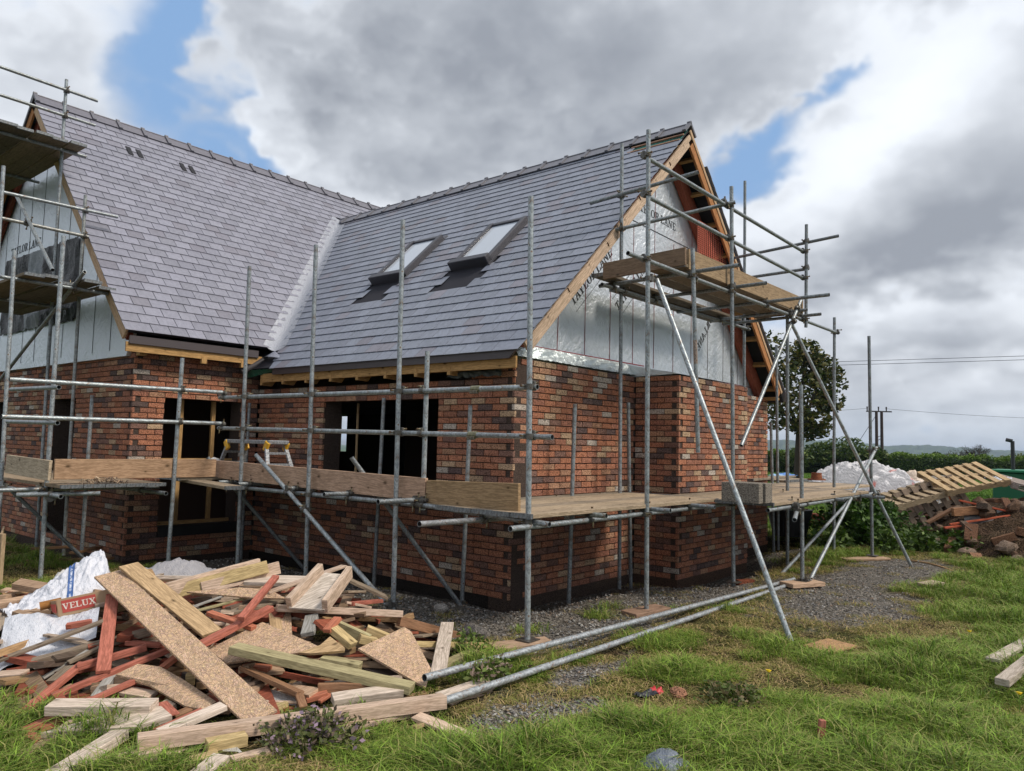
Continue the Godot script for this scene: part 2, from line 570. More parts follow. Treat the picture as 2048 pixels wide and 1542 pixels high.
func build_far() -> void:
	hill("hill", "long wooded hill ridge blue with distance on the horizon", [Vector3(2100, 12, -2300), Vector3(2300, 36, -1500), Vector3(2559, 40, -990), Vector3(2700, 43, -800), Vector3(2813, 30, -689), Vector3(2900, 36, -583), Vector3(3011, 28, -452), Vector3(3119, 24, -324), Vector3(3200, 22, 300), Vector3(3100, 30, 1100)], 700.0, lin(46, 62, 40), 5.0)
	# hedge
	var s := Shape.new()
	var a := Vector3(56.0, 0, -34.0)
	var b := Vector3(78.0, 0, 2.5)
	var along := (b - a).normalized()
	var across := along.cross(Vector3.UP)
	var prev: Array = []
	for k in 90:
		var p := a.lerp(b, k / 89.0)
		var y := ground(p.x, p.z)
		var t := 1.78 + noise.get_noise_2d(k * 0.9, 3.0) * 0.3
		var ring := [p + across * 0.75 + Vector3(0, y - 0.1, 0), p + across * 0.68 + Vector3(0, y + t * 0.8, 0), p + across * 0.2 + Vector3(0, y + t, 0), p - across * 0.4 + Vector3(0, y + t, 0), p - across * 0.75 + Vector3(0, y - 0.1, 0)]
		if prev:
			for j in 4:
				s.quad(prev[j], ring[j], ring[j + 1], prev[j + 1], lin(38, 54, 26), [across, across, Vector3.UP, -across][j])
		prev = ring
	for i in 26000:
		var t := rng.randf()
		var p := a.lerp(b, t)
		var y := ground(p.x, p.z)
		var top := rng.randf() < 0.45
		var h := 1.78 + noise.get_noise_2d(t * 80.0, 3.0) * 0.3
		p += across * (rng.randf_range(-0.7, 0.75) if top else (-0.78 if rng.randf() < 0.2 else 0.78)) * rng.randf_range(0.9, 1.08)
		p.y = y + (h + rng.randf_range(-0.08, 0.28) * (1.0 + noise.get_noise_2d(t * 300.0, 8.0)) if top else rng.randf_range(0.0, h))
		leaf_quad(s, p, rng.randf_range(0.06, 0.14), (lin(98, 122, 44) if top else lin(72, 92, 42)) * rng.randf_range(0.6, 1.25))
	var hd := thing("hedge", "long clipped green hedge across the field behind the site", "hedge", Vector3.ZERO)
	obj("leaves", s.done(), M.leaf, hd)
	# trees
	tree("tree", "tall dark leafy tree standing beyond the right eaves of the house", Vector3(41.5, -0.2, -11.4), 9.6, [[Vector3(-1.8, 7.4, -1.0), Vector3(1.9, 2.0, 1.9)], [Vector3(0.6, 6.0, 0.6), Vector3(2.2, 1.9, 2.2)], [Vector3(1.5, 7.0, 1.0), Vector3(1.3, 1.2, 1.3)], [Vector3(-1.2, 4.5, -0.6), Vector3(1.7, 1.4, 1.7)], [Vector3(0.3, 8.0, 0.3), Vector3(1.2, 1.1, 1.2)], [Vector3(0.2, 3.6, 0.8), Vector3(1.3, 1.0, 1.3)], [Vector3(1.9, 5.2, 1.2), Vector3(1.0, 0.9, 1.0)]], 8200, 0.17, [lin(66, 74, 34), lin(92, 92, 44), lin(48, 60, 30), lin(108, 96, 52)], 0.32)
	tree("bushy_tree", "low round bushy tree behind the hedge left of the poles", Vector3(66.0, -0.3, -15.8), 3.6, [[Vector3(0, 2.3, 0), Vector3(2.0, 1.3, 2.0)], [Vector3(1.9, 1.7, 1.8), Vector3(1.5, 1.0, 1.5)], [Vector3(-1.7, 1.9, -1.6), Vector3(1.6, 1.1, 1.6)], [Vector3(-3.6, 1.4, -3.0), Vector3(1.5, 1.0, 1.5)]], 6400, 0.17, [lin(74, 92, 44), lin(58, 76, 38), lin(92, 104, 52)], 0.16)
	tree("bushy_tree", "small rounded shrub tree rising over the hedge beside the bare trees", Vector3(79.5, -0.4, -11.0), 2.4, [[Vector3(0, 1.9, 0), Vector3(0.7, 0.55, 0.7)]], 900, 0.12, [lin(66, 84, 40), lin(84, 98, 48)], 0.08)
	tree("bushy_tree", "yellow green bush showing over the middle of the hedge", Vector3(78.0, -0.4, -14.0), 2.2, [[Vector3(0, 1.8, 0), Vector3(1.1, 0.6, 1.1)]], 1100, 0.12, [lin(96, 108, 54), lin(80, 96, 50)], 0.08)
	for q in [["leafless spreading tree with fine twigs, left of the bare pair", Vector3(84.0, -0.5, -10.6), 1.0], ["taller leafless tree with fine twigs at the end of the hedge", Vector3(85.5, -0.5, -8.4), 1.25]]:
		var t := thing("bare_tree", q[0], "tree", q[1], "bare trees at the end of the hedge")
		var w := Shape.new()
		for i in 4:
			branch(w, Vector3(0, 0.2, 0), Vector3(rng.randfn() * 0.35, 1, rng.randfn() * 0.35).normalized(), 1.15 * q[2], 0.07, 5, lin(70, 66, 58))
		obj("branches", w.done(), M.plain, t)
	tree("bushy_tree", "wide olive bush at the right end of the hedge", Vector3(84.0, -0.5, -4.6), 3.0, [[Vector3(0, 1.7, 0), Vector3(1.9, 1.0, 2.0)], [Vector3(0.5, 1.4, 1.8), Vector3(1.3, 0.8, 1.3)]], 2600, 0.13, [lin(104, 108, 62), lin(84, 92, 52)], 0.12)
	# electricity pole of two posts
	var p := thing("electricity_pole", "twin post wooden electricity pole with crossarm beyond the hedge", "utility pole", Vector3(88.0, -1.0, -18.6))
	var dir := Vector3(0.62, 0, 0.78)
	for k in [-0.1, 0.5]:
		var w := Shape.new()
		w.tube(dir * k, dir * k + Vector3(0, 7.6, 0), 0.2, 0.16, 10, lin(64, 54, 50))
		obj("post", w.done(), M.plain, p)
	var w2 := Shape.new()
	w2.box(Transform3D(Basis(dir, Vector3.UP, dir.cross(Vector3.UP)), dir * 0.2 + Vector3(0, 7.6, 0)), Vector3(2.9, 0.14, 0.16), 0.0, lin(58, 54, 54))
	obj("crossarm", w2.done(), M.plain, p)
	for k in [-1.15, 0.15, 1.05]:
		w2 = Shape.new()
		w2.tube(dir * k + Vector3(0, 7.67, 0), dir * k + Vector3(0, 8.15, 0), 0.06, 0.09, 8, lin(60, 50, 50))
		obj("insulator", w2.done(), M.plain, p)
	for k in [[4.2, 0.35], [4.6, 0.25], [1.7, 0.5]]:
		w2 = Shape.new()
		w2.tube(dir * -0.05 + Vector3(0, k[0], 0), dir * 0.5 + Vector3(0, k[0] + k[1], 0), 0.035, 0.035, 6, lin(50, 48, 50))
		obj("bracket", w2.done(), M.plain, p)
	w2 = Shape.new()
	w2.tube(dir * -0.1 + Vector3(0, 7.2, 0), Vector3(-2.6, 1.0, -3.2), 0.03, 0.03, 5, lin(70, 70, 74))
	obj("stay_wire", w2.done(), M.plain, p)
	for q in [["lower overhead power line running right from the twin post pole", Vector3(88.0, 6.95, -18.6) + dir * 0.9, Vector3(118.0, 7.4, 22.0), -1.0], ["overhead line running left from the twin post pole behind the tree", Vector3(88.0, 6.95, -18.6) - dir * 1.1, Vector3(62.0, 6.2, -33.0), -0.6], ["upper overhead wire crossing the sky, nearer of the pair", Vector3(46.0, 8.1, -25.0), Vector3(56.0, 8.5, 12.0), -0.05], ["second overhead wire crossing the sky just below the upper one", Vector3(46.0, 7.85, -25.0), Vector3(56.0, 8.25, 12.0), -0.05]]:
		var wire := Shape.new()
		for k in 24:
			var u := k / 24.0
			var v := (k + 1) / 24.0
			wire.tube((q[1] as Vector3).lerp(q[2], u) + Vector3(0, 4.0 * q[3] * u * (1.0 - u), 0), (q[1] as Vector3).lerp(q[2], v) + Vector3(0, 4.0 * q[3] * v * (1.0 - v), 0), 0.016, 0.016, 4, lin(60, 62, 68), 0.0, false)
		tag(obj("power_line", wire.done(), M.plain), q[0], "power line", "overhead lines")
	# green site cabin far right with its flue
	var g := thing("green_skip", "dark green steel container behind the heap of pallets", "container", Vector3(29.6, -0.1, 2.9))
	var gs := Shape.new()
	gs.box(Transform3D(Basis(), Vector3(0, 0.6, 0)), Vector3(2.2, 1.2, 4.4), 0.03, lin(24, 92, 62))
	obj("body", gs.done(), M.paint, g)
	gs = Shape.new()
	gs.box(Transform3D(Basis(), Vector3(0, 1.27, 0)), Vector3(2.4, 0.1, 4.6), 0.02, lin(40, 120, 86))
	obj("rim", gs.done(), M.paint, g)
	gs = Shape.new()
	gs.tube(Vector3(-0.3, 1.3, -1.6), Vector3(-0.3, 2.45, -1.6), 0.07, 0.07, 10, lin(40, 42, 46))
	gs.tube(Vector3(-0.3, 2.45, -1.6), Vector3(-0.3, 2.5, -1.82), 0.075, 0.075, 10, lin(40, 42, 46))
	obj("flue", gs.done(), M.paint, g)


func tree(called: String, label: String, at: Vector3, height: float, lobes: Array, count: int, size: float, cols: Array, r: float) -> void:
	var t := thing(called, label, "tree", at, "trees beyond the site")
	var s := Shape.new()
	s.tube(Vector3.ZERO, Vector3(0.1, height * 0.4, 0.1), r, r * 0.7, 9, lin(62, 54, 44), 0.0, false)
	for o in lobes:
		s.tube(Vector3(0.1, height * 0.32, 0.1), o[0], r * 0.5, r * 0.12, 6, lin(62, 54, 44), 0.0, false)
	obj("trunk", s.done(), M.plain, t)
	var c := Shape.new()
	crown(c, lobes, count, size, cols)
	obj("crown", c.done(), M.leaf, t)


const RS := 0.962     # slope of the wing roof
const LS := 1.03      # slope of the main roof
var bricks := []
var slates := []
var brick_shapes := {}


func wing_roof(x: float) -> float:
	return 2.74 + RS * (x + 0.28)


func main_roof(z: float) -> float:
	return 3.11 + LS * (-4.92 - z)


func brick_colour() -> Color:
	var k := rng.randf()
	var c := lin(164, 118, 102)
	if k < 0.34: c = lin(192, 132, 104)
	elif k < 0.58: c = lin(180, 126, 104)
	elif k < 0.72: c = lin(150, 116, 104)
	elif k < 0.79: c = lin(116, 98, 94)
	elif k < 0.89: c = lin(194, 150, 122)
	elif k < 0.96: c = lin(204, 174, 144)
	else: c = lin(208, 196, 184)
	return c * rng.randf_range(0.88, 1.14)


# One brick face with worn edges; 0..length along x, 0..0.065 up y, proud along z.
func brick_shape(length: float, kind: int) -> Shape:
	var s := Shape.new()
	var r := RandomNumberGenerator.new()
	r.seed = kind * 17 + int(length * 1000.0)
	var h := 0.065
	var e := func() -> float: return r.randf_range(0.002, 0.006)
	var f := [Vector3(e.call(), e.call(), 0), Vector3(length - e.call(), e.call(), 0), Vector3(length - e.call(), h - e.call(), 0), Vector3(e.call(), h - e.call(), 0)]
	var b := [Vector3(0, 0, -0.006), Vector3(length, 0, -0.006), Vector3(length, h, -0.006), Vector3(0, h, -0.006)]
	s.quad(f[0], f[1], f[2], f[3], Color.WHITE, Vector3.BACK)
	for k in 4:
		var o: Vector3 = [Vector3.DOWN, Vector3.RIGHT, Vector3.UP, Vector3.LEFT][k]
		var j := (k + 1) % 4
		s.quad(b[k], b[j], f[j], f[k], Color.WHITE, o + Vector3.BACK)
		s.quad(b[k] + Vector3(0, 0, -0.03), b[j] + Vector3(0, 0, -0.03), b[j], b[k], Color.WHITE, o)
	return s


# Lays a wall: a backing slab with openings, and its bricks into the list. u runs along the wall, up x u faces out.
func wall(house: Node3D, called: String, o: Vector3, u: Vector3, length: float, top: int, holes: Array, from_end: bool, thick := 0.3, first := 0, extra := [], solid := false) -> MeshInstance3D:
	var n := u.cross(Vector3.UP)
	var basis := Basis(u, Vector3.UP, n)
	var s := Shape.new()
	var us := [0.02, length - 0.02]
	for h in holes if not solid else []:
		us.append(h[0])
		us.append(h[1])
	for x in extra:
		us.append(x[0])
		us.append(x[1])
	us.sort()
	for k in us.size() - 1:
		var a: float = us[k]
		var b: float = us[k + 1]
		if b - a < 0.001:
			continue
		var high := top * 0.075 - 0.012
		for x in extra:
			if a >= x[0] - 0.001 and b <= x[1] + 0.001:
				high = x[2] * 0.075 - 0.012
		var spans := [[-0.6, high]]
		for h in holes if not solid else []:
			if a >= h[0] - 0.001 and b <= h[1] + 0.001:
				var cut := []
				for sp in spans:
					if h[2] > sp[0]:
						cut.append([sp[0], minf(h[2], sp[1])])
					if h[3] < sp[1]:
						cut.append([maxf(h[3], sp[0]), sp[1]])
				spans = cut
		for sp in spans:
			if sp[1] - sp[0] > 0.001:
				s.box(Transform3D(basis, o + u * (a + b) * 0.5 + Vector3.UP * (sp[0] + sp[1]) * 0.5 - n * (thick * 0.5 + 0.014)), Vector3(b - a, sp[1] - sp[0], thick), 0.0, lin(92, 80, 74))
	var m := obj(called, s.done(), M.mortar, house)
	for k in range(first, 60):
		var y := k * 0.075
		var a := 0.0
		var b := length
		if from_end:
			b -= 0.1125 if k % 2 == 0 else 0.0
		else:
			a += 0.1125 if k % 2 else 0.0
		var spans := [[a, b]]
		for h in holes:
			if y + 0.04 > h[2] and y + 0.03 < h[3]:
				var cut := []
				for sp in spans:
					if h[0] > sp[0]:
						cut.append([sp[0], minf(h[0], sp[1])])
					if h[1] < sp[1]:
						cut.append([maxf(h[1], sp[0]), sp[1]])
				spans = cut
		for i in range(-1, int(length / 0.225) + 2):
			var p := b - 0.215 - i * 0.225 if from_end else a + i * 0.225
			for sp in spans:
				var l := maxf(p, sp[0])
				var r := minf(p + 0.215, sp[1])
				if r - l < 0.035:
					continue
				var high := top
				for x in extra:
					if l >= x[0] - 0.12 and r <= x[1] + 0.12:
						high = x[2]
				if k >= high:
					continue
				var at := o + u * l + Vector3.UP * (y + rng.randf_range(-0.0015, 0.0015)) + n * rng.randf_range(-0.002, 0.0025)
				var d := at - EYE
				var score := (r - l) * absf(d.normalized().dot(n)) / d.length_squared()
				if y < 1.1:
					score *= 0.55
				bricks.append({"t": Transform3D(basis.rotated(n, rng.randfn() * 0.002), at), "l": snappedf(r - l, 0.0025), "w": m, "s": score, "c": brick_colour()})
	return m


func lay_bricks(house: Node3D) -> void:
	bricks.sort_custom(func(a, b): return a.s > b.s)
	var rest := Shape.new()
	var done := 0
	var cache := {}
	for b in bricks:
		var l: float = b.l
		var kind := rng.randi() % 3
		var key := "%.4f/%d" % [l, kind]
		if not brick_shapes.has(key):
			brick_shapes[key] = brick_shape(l, kind)
		if done < 300 and (absf(l - 0.215) < 0.004 or absf(l - 0.1025) < 0.006):
			var tone: Color = b.c
			var q := "%s/%d/%d/%d" % [key, int(tone.r * 16), int(tone.g * 16), int(tone.b * 16)]
			if not cache.has(q):
				var one := Shape.new()
				one.add(brick_shapes[key], Transform3D(), tone)
				cache[q] = one.done()
			var o := obj("brick", cache[q], M.brick, b.w)
			o.transform = b.t
			done += 1
		else:
			rest.add(brick_shapes[key], b.t, b.c)
	var r := obj("brickwork", rest.done(), M.brick, house)
	r.set_meta("kind", "stuff")


func slate_col(left: bool) -> Color:
	var k := rng.randf_range(0.86, 1.12)
	return (lin(146, 146, 160) if left else lin(136, 142, 158)) * k if rng.randf() < 0.93 else (lin(134, 132, 144)) * k


# Queues one slate: corner points on the roof plane (lower pair first), lifted at its lower edge.
func slate(roof: Node3D, p: PackedVector3Array, up: Vector3, left: bool) -> void:
	var mid := Vector3()
	for q in p:
		mid += q / p.size()
	var lifted := PackedVector3Array()
	for k in p.size():
		lifted.append(p[k] + up * (0.024 if k < 2 else 0.010) + up * rng.randf_range(-0.001, 0.0012))
	var d := mid - EYE
	slates.append({"p": lifted, "u": up, "r": roof, "s": absf(d.normalized().dot(up)) * (p[1] - p[0]).length() / d.length_squared(), "m": mid, "c": slate_col(left)})


func lay_slates(house: Node3D) -> void:
	slates.sort_custom(func(a, b): return a.s > b.s)
	var rest := Shape.new()
	for k in slates.size():
		var q: Dictionary = slates[k]
		var s := Shape.new() if k < 300 else rest
		var p := PackedVector3Array()
		for x in q.p:
			p.append(x - q.m if k < 300 else x)
		s.slab(p, q.u, 0.007, q.c)
		if k < 300:
			var o := obj("slate", s.done(), M.slate, q.r)
			o.position = q.m
	var r := obj("slating", rest.done(), M.slate, house)
	r.set_meta("kind", "stuff")


func beam(parent: Node3D, called: String, a: Vector3, b: Vector3, wide: float, deep: float, col: Color, up := Vector3.UP, mat: Material = null, bevel := 0.003) -> MeshInstance3D:
	var x := (b - a).normalized()
	var z := x.cross(up).normalized()
	var s := Shape.new()
	s.box(Transform3D(), Vector3((b - a).length(), deep, wide), bevel, col)
	var o := obj(called, s.done(), mat if mat else M["wood%d" % (rng.randi() % 6)], parent)
	o.transform = Transform3D(Basis(x, z.cross(x), z), (a + b) * 0.5)
	return o


func ridge(roof: Node3D, a: Vector3, b: Vector3, slope: float, col: Color) -> void:
	var d := (b - a).normalized()
	var side := d.cross(Vector3.UP).normalized()
	var l := 0.45
	var s := Shape.new()
	for k in [-1.0, 1.0]:
		var w: Vector3 = (side * k * 0.17 + Vector3.DOWN * 0.17 * slope)
		var up: Vector3 = (w.cross(d) * k).normalized()
		if up.y < 0:
			up = -up
		var t := Vector3(0, 0.075, 0)
		s.slab(PackedVector3Array([t, t + d * l, t + w + d * l, t + w]), up, 0.014, col)
		s.slab(PackedVector3Array([t + up * 0.022 + d * 0.0, t + up * 0.022 + d * 0.06, t + w + up * 0.022 + d * 0.06, t + w + up * 0.022]), up, 0.022, col * 0.9)
	s.tube(Vector3(0, 0.074, 0), Vector3(0, 0.074, 0) + d * l, 0.016, 0.016, 8, col)
	s.tube(Vector3(0, 0.09, 0), Vector3(0, 0.09, 0) + d * 0.06, 0.028, 0.028, 8, col * 0.9)
	var m := s.done()
	var n := int((b - a).length() / 0.46)
	for k in n + 1:
		var o := obj("ridge_tile", m, M.slate, roof)
		o.position = a + d * (k * 0.46) + Vector3(0, rng.randf_range(-0.004, 0.004), 0)


func words(parent: Node3D, text: String, at: Vector3, face: Basis, size: float, col: Color, mat: Material = null, font_name := "Droid Serif", italic := true, thick := 0.002) -> void:
	var f := SystemFont.new()
	f.font_names = PackedStringArray([font_name])
	f.font_italic = italic
	f.font_weight = 700
	var t := TextMesh.new()
	t.text = text
	t.font = f
	t.font_size = 48
	t.pixel_size = size / 48.0
	t.depth = thick
	var m := StandardMaterial3D.new()
	m.albedo_color = col
	m.roughness = 0.7
	var o := obj("lettering", t, m, parent)
	o.transform = Transform3D(face, at)


# A creased sheet over a grid of points: f(u, v) gives the place.
func sheet(called: String, nu: int, nv: int, f: Callable, col: Callable, mat: Material, parent: Node3D = self) -> MeshInstance3D:
	var s := SurfaceTool.new()
	s.begin(Mesh.PRIMITIVE_TRIANGLES)
	s.set_smooth_group(1)
	for i in nu:
		for j in nv:
			var q := [Vector2(i, j), Vector2(i + 1, j), Vector2(i + 1, j + 1), Vector2(i, j + 1)]
			for k in [0, 1, 2, 0, 2, 3]:
				var u: float = q[k].x / nu
				var v: float = q[k].y / nv
				s.set_color(col.call(u, v))
				s.add_vertex(f.call(u, v))
	s.generate_normals()
	return obj(called, s.commit(), mat, parent)


func build_house() -> void:
	var pine := lin(206, 172, 132)
	var tan_wood := lin(196, 158, 108)
	var red := lin(150, 78, 62)
	var house := thing("brick_house", "unfinished brick house with dark slate roofs and foil covered gables", "house")
	# walls
	wall(house, "gable_wall", Vector3(0, 0, 0), Vector3.RIGHT, 7.395, 36, [[2.62, 4.875, -1.0, 9.0]], false, 0.3, 0, [], true)
	wall(house, "eave_wall", Vector3(0, 0, -5.2), Vector3.BACK, 5.2, 33, [[1.68, 3.99, 0.98, 2.26]], true, 0.3, 0, [[4.45, 5.2, 35]])
	wall(house, "bay_side_wall", Vector3(2.62, 0, 0.0), Vector3.BACK, 0.67, 36, [], true, 0.1)
	wall(house, "bay_wall", Vector3(2.62, 0, 0.67), Vector3.RIGHT, 2.255, 36, [], false, 0.25)
	wall(house, "wing_wall", Vector3(-1.92, 0, -5.2), Vector3.RIGHT, 1.92, 38, [[0.45, 1.637, 0.3, 2.27]], false)
	wall(house, "side_gable_wall", Vector3(-1.92, 0, -13.2), Vector3.BACK, 8.0, 39, [[5.14, 6.05, 0.15, 2.28], [2.0, 2.9, 0.15, 2.28]], true)
	var s := Shape.new()
	s.box(Transform3D(Basis(), Vector3(4.77, 1.3, 0.33)), Vector3(0.1, 2.8, 0.6), 0.0, lin(140, 80, 62))
	s.box(Transform3D(Basis(), Vector3(7.24, 1.3, -2.85)), Vector3(0.3, 3.0, 5.0), 0.0, lin(140, 80, 62))
	# far wall of the main body with the opening one sees through
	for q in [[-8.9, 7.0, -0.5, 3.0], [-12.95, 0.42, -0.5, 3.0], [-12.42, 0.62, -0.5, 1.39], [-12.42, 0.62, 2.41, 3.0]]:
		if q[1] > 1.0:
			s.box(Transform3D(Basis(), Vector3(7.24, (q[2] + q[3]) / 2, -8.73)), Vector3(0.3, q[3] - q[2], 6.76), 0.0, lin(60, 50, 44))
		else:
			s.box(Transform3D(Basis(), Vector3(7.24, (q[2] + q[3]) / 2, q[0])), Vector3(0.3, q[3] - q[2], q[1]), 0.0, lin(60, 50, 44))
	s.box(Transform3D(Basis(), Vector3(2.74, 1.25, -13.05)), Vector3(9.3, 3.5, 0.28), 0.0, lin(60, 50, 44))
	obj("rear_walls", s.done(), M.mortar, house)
	# plinth under the brickwork
	s = Shape.new()
	s.box(Transform3D(Basis(), Vector3(3.7, -0.3, -0.16)), Vector3(7.39, 0.598, 0.3), 0.0, lin(96, 82, 74))
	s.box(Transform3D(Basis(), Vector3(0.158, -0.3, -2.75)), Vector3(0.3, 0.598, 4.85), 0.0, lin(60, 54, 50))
	s.box(Transform3D(Basis(), Vector3(3.745, -0.3, 0.33)), Vector3(2.24, 0.598, 0.66), 0.0, lin(104, 84, 72))
	obj("plinth", s.done(), M.stone, house)
	lay_bricks(house)
	# inside: floors, studs and dark linings
	s = Shape.new()
	s.box(Transform3D(Basis(), Vector3(2.75, 0.05, -9.1)), Vector3(8.6, 0.2, 7.7), 0.0, lin(96, 94, 92))
	s.box(Transform3D(Basis(), Vector3(3.7, 0.052, -2.8)), Vector3(6.7, 0.2, 5.0), 0.0, lin(96, 94, 92))
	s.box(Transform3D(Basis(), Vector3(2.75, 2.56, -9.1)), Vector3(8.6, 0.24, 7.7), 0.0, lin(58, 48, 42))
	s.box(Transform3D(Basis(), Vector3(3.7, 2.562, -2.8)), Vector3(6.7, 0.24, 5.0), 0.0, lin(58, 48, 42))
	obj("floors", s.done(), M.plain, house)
	for q in [[Vector3(4.2, 1.3, -4.2), Vector3(0.12, 2.3, 1.2)], [Vector3(2.4, 1.3, -3.1), Vector3(0.1, 2.3, 1.0)], [Vector3(5.4, 1.3, -7.0), Vector3(0.12, 2.3, 1.4)], [Vector3(-0.2, 1.3, -7.9), Vector3(2.6, 2.3, 0.12)]]:
		s = Shape.new()
		s.box(Transform3D(Basis(), q[0]), q[1], 0.0, lin(88, 66, 52))
		obj("partition", s.done(), M.plain, house)
	beam(house, "stud", Vector3(0.35, 0.98, -3.42), Vector3(0.35, 2.24, -3.42), 0.05, 0.05, lin(60, 46, 38))
	beam(house, "stud", Vector3(0.36, 1.0, -3.2), Vector3(0.36, 2.24, -3.2), 0.02, 0.03, lin(210, 180, 140), Vector3.RIGHT)
	for x in [-1.12, -0.62]:
		beam(house, "stud", Vector3(x, 0.42, -5.42), Vector3(x, 2.25, -5.42), 0.045, 0.06, tan_wood, Vector3.RIGHT)
	for y in [0.46, 1.36]:
		beam(house, "rail", Vector3(-1.46, y, -5.39), Vector3(-0.3, y, -5.39), 0.045, 0.06, tan_wood)
	beam(house, "sill", Vector3(-1.465, 0.37, -5.3), Vector3(-0.29, 0.37, -5.3), 0.26, 0.14, lin(34, 34, 38), Vector3.UP, M.dark)
	beam(house, "lintel", Vector3(0.1, 2.29, -3.55), Vector3(0.1, 2.29, -1.18), 0.1, 0.05, lin(96, 84, 80), Vector3.UP, M.mortar)
	beam(house, "lintel", Vector3(-1.5, 2.3, -5.3), Vector3(-0.25, 2.3, -5.3), 0.1, 0.05, lin(96, 84, 80), Vector3.UP, M.mortar)
	# gable foils
	var foil := lin(214, 220, 226)
	s = Shape.new()
	s.slab(PackedVector3Array([Vector3(0.0, 2.6, -0.15), Vector3(7.39, 2.6, -0.15), Vector3(7.39, 2.78, -0.15), Vector3(3.7, 6.46, -0.15), Vector3(0.0, 2.92, -0.15)]), Vector3.BACK, 0.06, foil)
	var gf := obj("gable_foil", s.done(), M.foil, house)
	s = Shape.new()
	s.slab(PackedVector3Array([Vector3(-1.98, 2.8, -5.35), Vector3(-1.98, 3.1, -5.2), Vector3(-1.98, 7.4, -9.18), Vector3(-1.98, 3.1, -13.1), Vector3(-1.98, 2.8, -13.1)]), Vector3.LEFT, 0.06, foil)
	var lf := obj("gable_foil", s.done(), M.foil, house)
	for k in 12:
		var x: float = 0.38 + 0.5985 * k
		var top: float = minf(wing_roof(x), 6.57 - (x - 3.7)) - 0.12
		if k in [4, 6, 8] and top > 5.0:
			top = 4.9
		beam(gf, "tape_line", Vector3(x, 2.89, -0.147), Vector3(x + rng.randfn() * 0.01, top, -0.147), 0.009, 0.003, lin(126, 52, 58) if k < 8 else lin(84, 70, 76), Vector3.BACK, M.plain, 0.0)
	beam(gf, "tape_line", Vector3(0.12, 2.885, -0.145), Vector3(3.1, 2.895, -0.145), 0.012, 0.003, lin(140, 44, 56), Vector3.BACK, M.plain, 0.0)
	beam(gf, "tape_line", Vector3(2.5, 2.855, -0.144), Vector3(7.2, 2.87, -0.144), 0.01, 0.003, lin(110, 60, 66), Vector3.BACK, M.plain, 0.0)
	beam(gf, "tape_line", Vector3(2.3, 4.98, -0.146), Vector3(4.55, 4.93, -0.146), 0.012, 0.003, lin(50, 50, 58), Vector3.BACK, M.plain, 0.0)
	for k in 11:
		var z: float = -5.9 - 0.6 * k
		beam(lf, "tape_line", Vector3(-1.983, 2.9, z), Vector3(-1.983, minf(main_roof(z), main_roof(-18.36 - z)) - 0.12, z), 0.01, 0.003, lin(70, 74, 84), Vector3.LEFT, M.plain, 0.0)
	var rake := Basis(Vector3.BACK, 0.76)
	words(gf, "TAYLOR LANE", Vector3(1.72, 3.97, -0.1475), rake, 0.17, Color(0.05, 0.06, 0.08))
	words(gf, "TAYLOR LANE", Vector3(2.78, 4.06, -0.1475), rake, 0.17, Color(0.05, 0.06, 0.08))
	words(gf, "TAYLOR LANE", Vector3(5.22, 3.82, -0.1475), rake * Basis(Vector3.BACK, 0.1) * Basis(Vector3.UP, PI), 0.17, Color(0.08, 0.09, 0.1))
	words(gf, "TAYLOR LANE", Vector3(3.4, 5.2, -0.1475), Basis(Vector3.BACK, -0.05), 0.17, Color(0.25, 0.27, 0.3))
	words(lf, "TAYLOR LANE", Vector3(-1.983, 4.97, -9.7), Basis(Vector3.UP, -PI / 2), 0.2, Color(0.25, 0.27, 0.3))
	for q in [[1.72, 3.97], [2.78, 4.06]]:
		for k in [-1.0, 1.0]:
			var off := rake * Vector3(0, 0.15 * k, 0)
			beam(gf, "printed_line", Vector3(q[0], q[1], -0.147) + off - rake * Vector3(0.62, 0, 0), Vector3(q[0], q[1], -0.147) + off + rake * Vector3(0.62, 0, 0), 0.006, 0.002, lin(70, 76, 84), Vector3.BACK, M.plain, 0.0)
	# crumpled foil apron over the brick top
	var hump := func(u: float, v: float) -> Vector3:
		var x := lerpf(0.05, 2.62, u)
		var w := noise.get_noise_2d(u * 26.0 + v * 5.0, v * 2.0) * 0.07 * sin(v * PI)
		return Vector3(x + noise.get_noise_2d(u * 20.0, v * 9.0) * 0.03, lerpf(2.885, 2.715, v) + w * 0.4 - (0.0 if v < 1.0 else 0.012 * noise.get_noise_1d(u * 60.0)), lerpf(-0.145, 0.004, v) + w)
	sheet("foil_apron", 90, 8, hump, func(_u, _v): return lin(218, 228, 230), M.foil, gf)
	var cap := func(u: float, v: float) -> Vector3:
		return Vector3(lerpf(2.6, 4.9, u), lerpf(2.86, 2.712, v) + noise.get_noise_2d(u * 14.0, v * 4.0) * 0.03 * sin(v * PI), lerpf(-0.145, 0.655, v))
	sheet("foil_apron", 40, 8, cap, func(_u, _v): return lin(222, 228, 230), M.foil, gf)
	var side := Shape.new()
	side.slab(PackedVector3Array([Vector3(2.606, 2.87, -0.145), Vector3(2.606, 2.712, 0.655), Vector3(2.606, 2.69, -0.1)]), Vector3.LEFT, 0.003, lin(222, 228, 230))
	obj("foil_apron", side.done(), M.foil, gf)
	# black sheeting over the side gable window
	var bw := func(u: float, v: float) -> Vector3:
		var z := lerpf(-10.6, -7.15, u)
		return Vector3(-2.0 - absf(noise.get_noise_2d(u * 20.0, v * 3.0)) * 0.09, lerpf(4.83 - u * 0.06, 3.44 + absf(noise.get_noise_1d(u * 30.0)) * 0.1, v), z + noise.get_noise_1d(v * 9.0) * 0.06)
	sheet("black_sheeting", 70, 12, bw, func(u, _v): return lin(26, 27, 30) if absf(u - 0.45) > 0.1 else lin(120, 126, 134), M.film, lf)
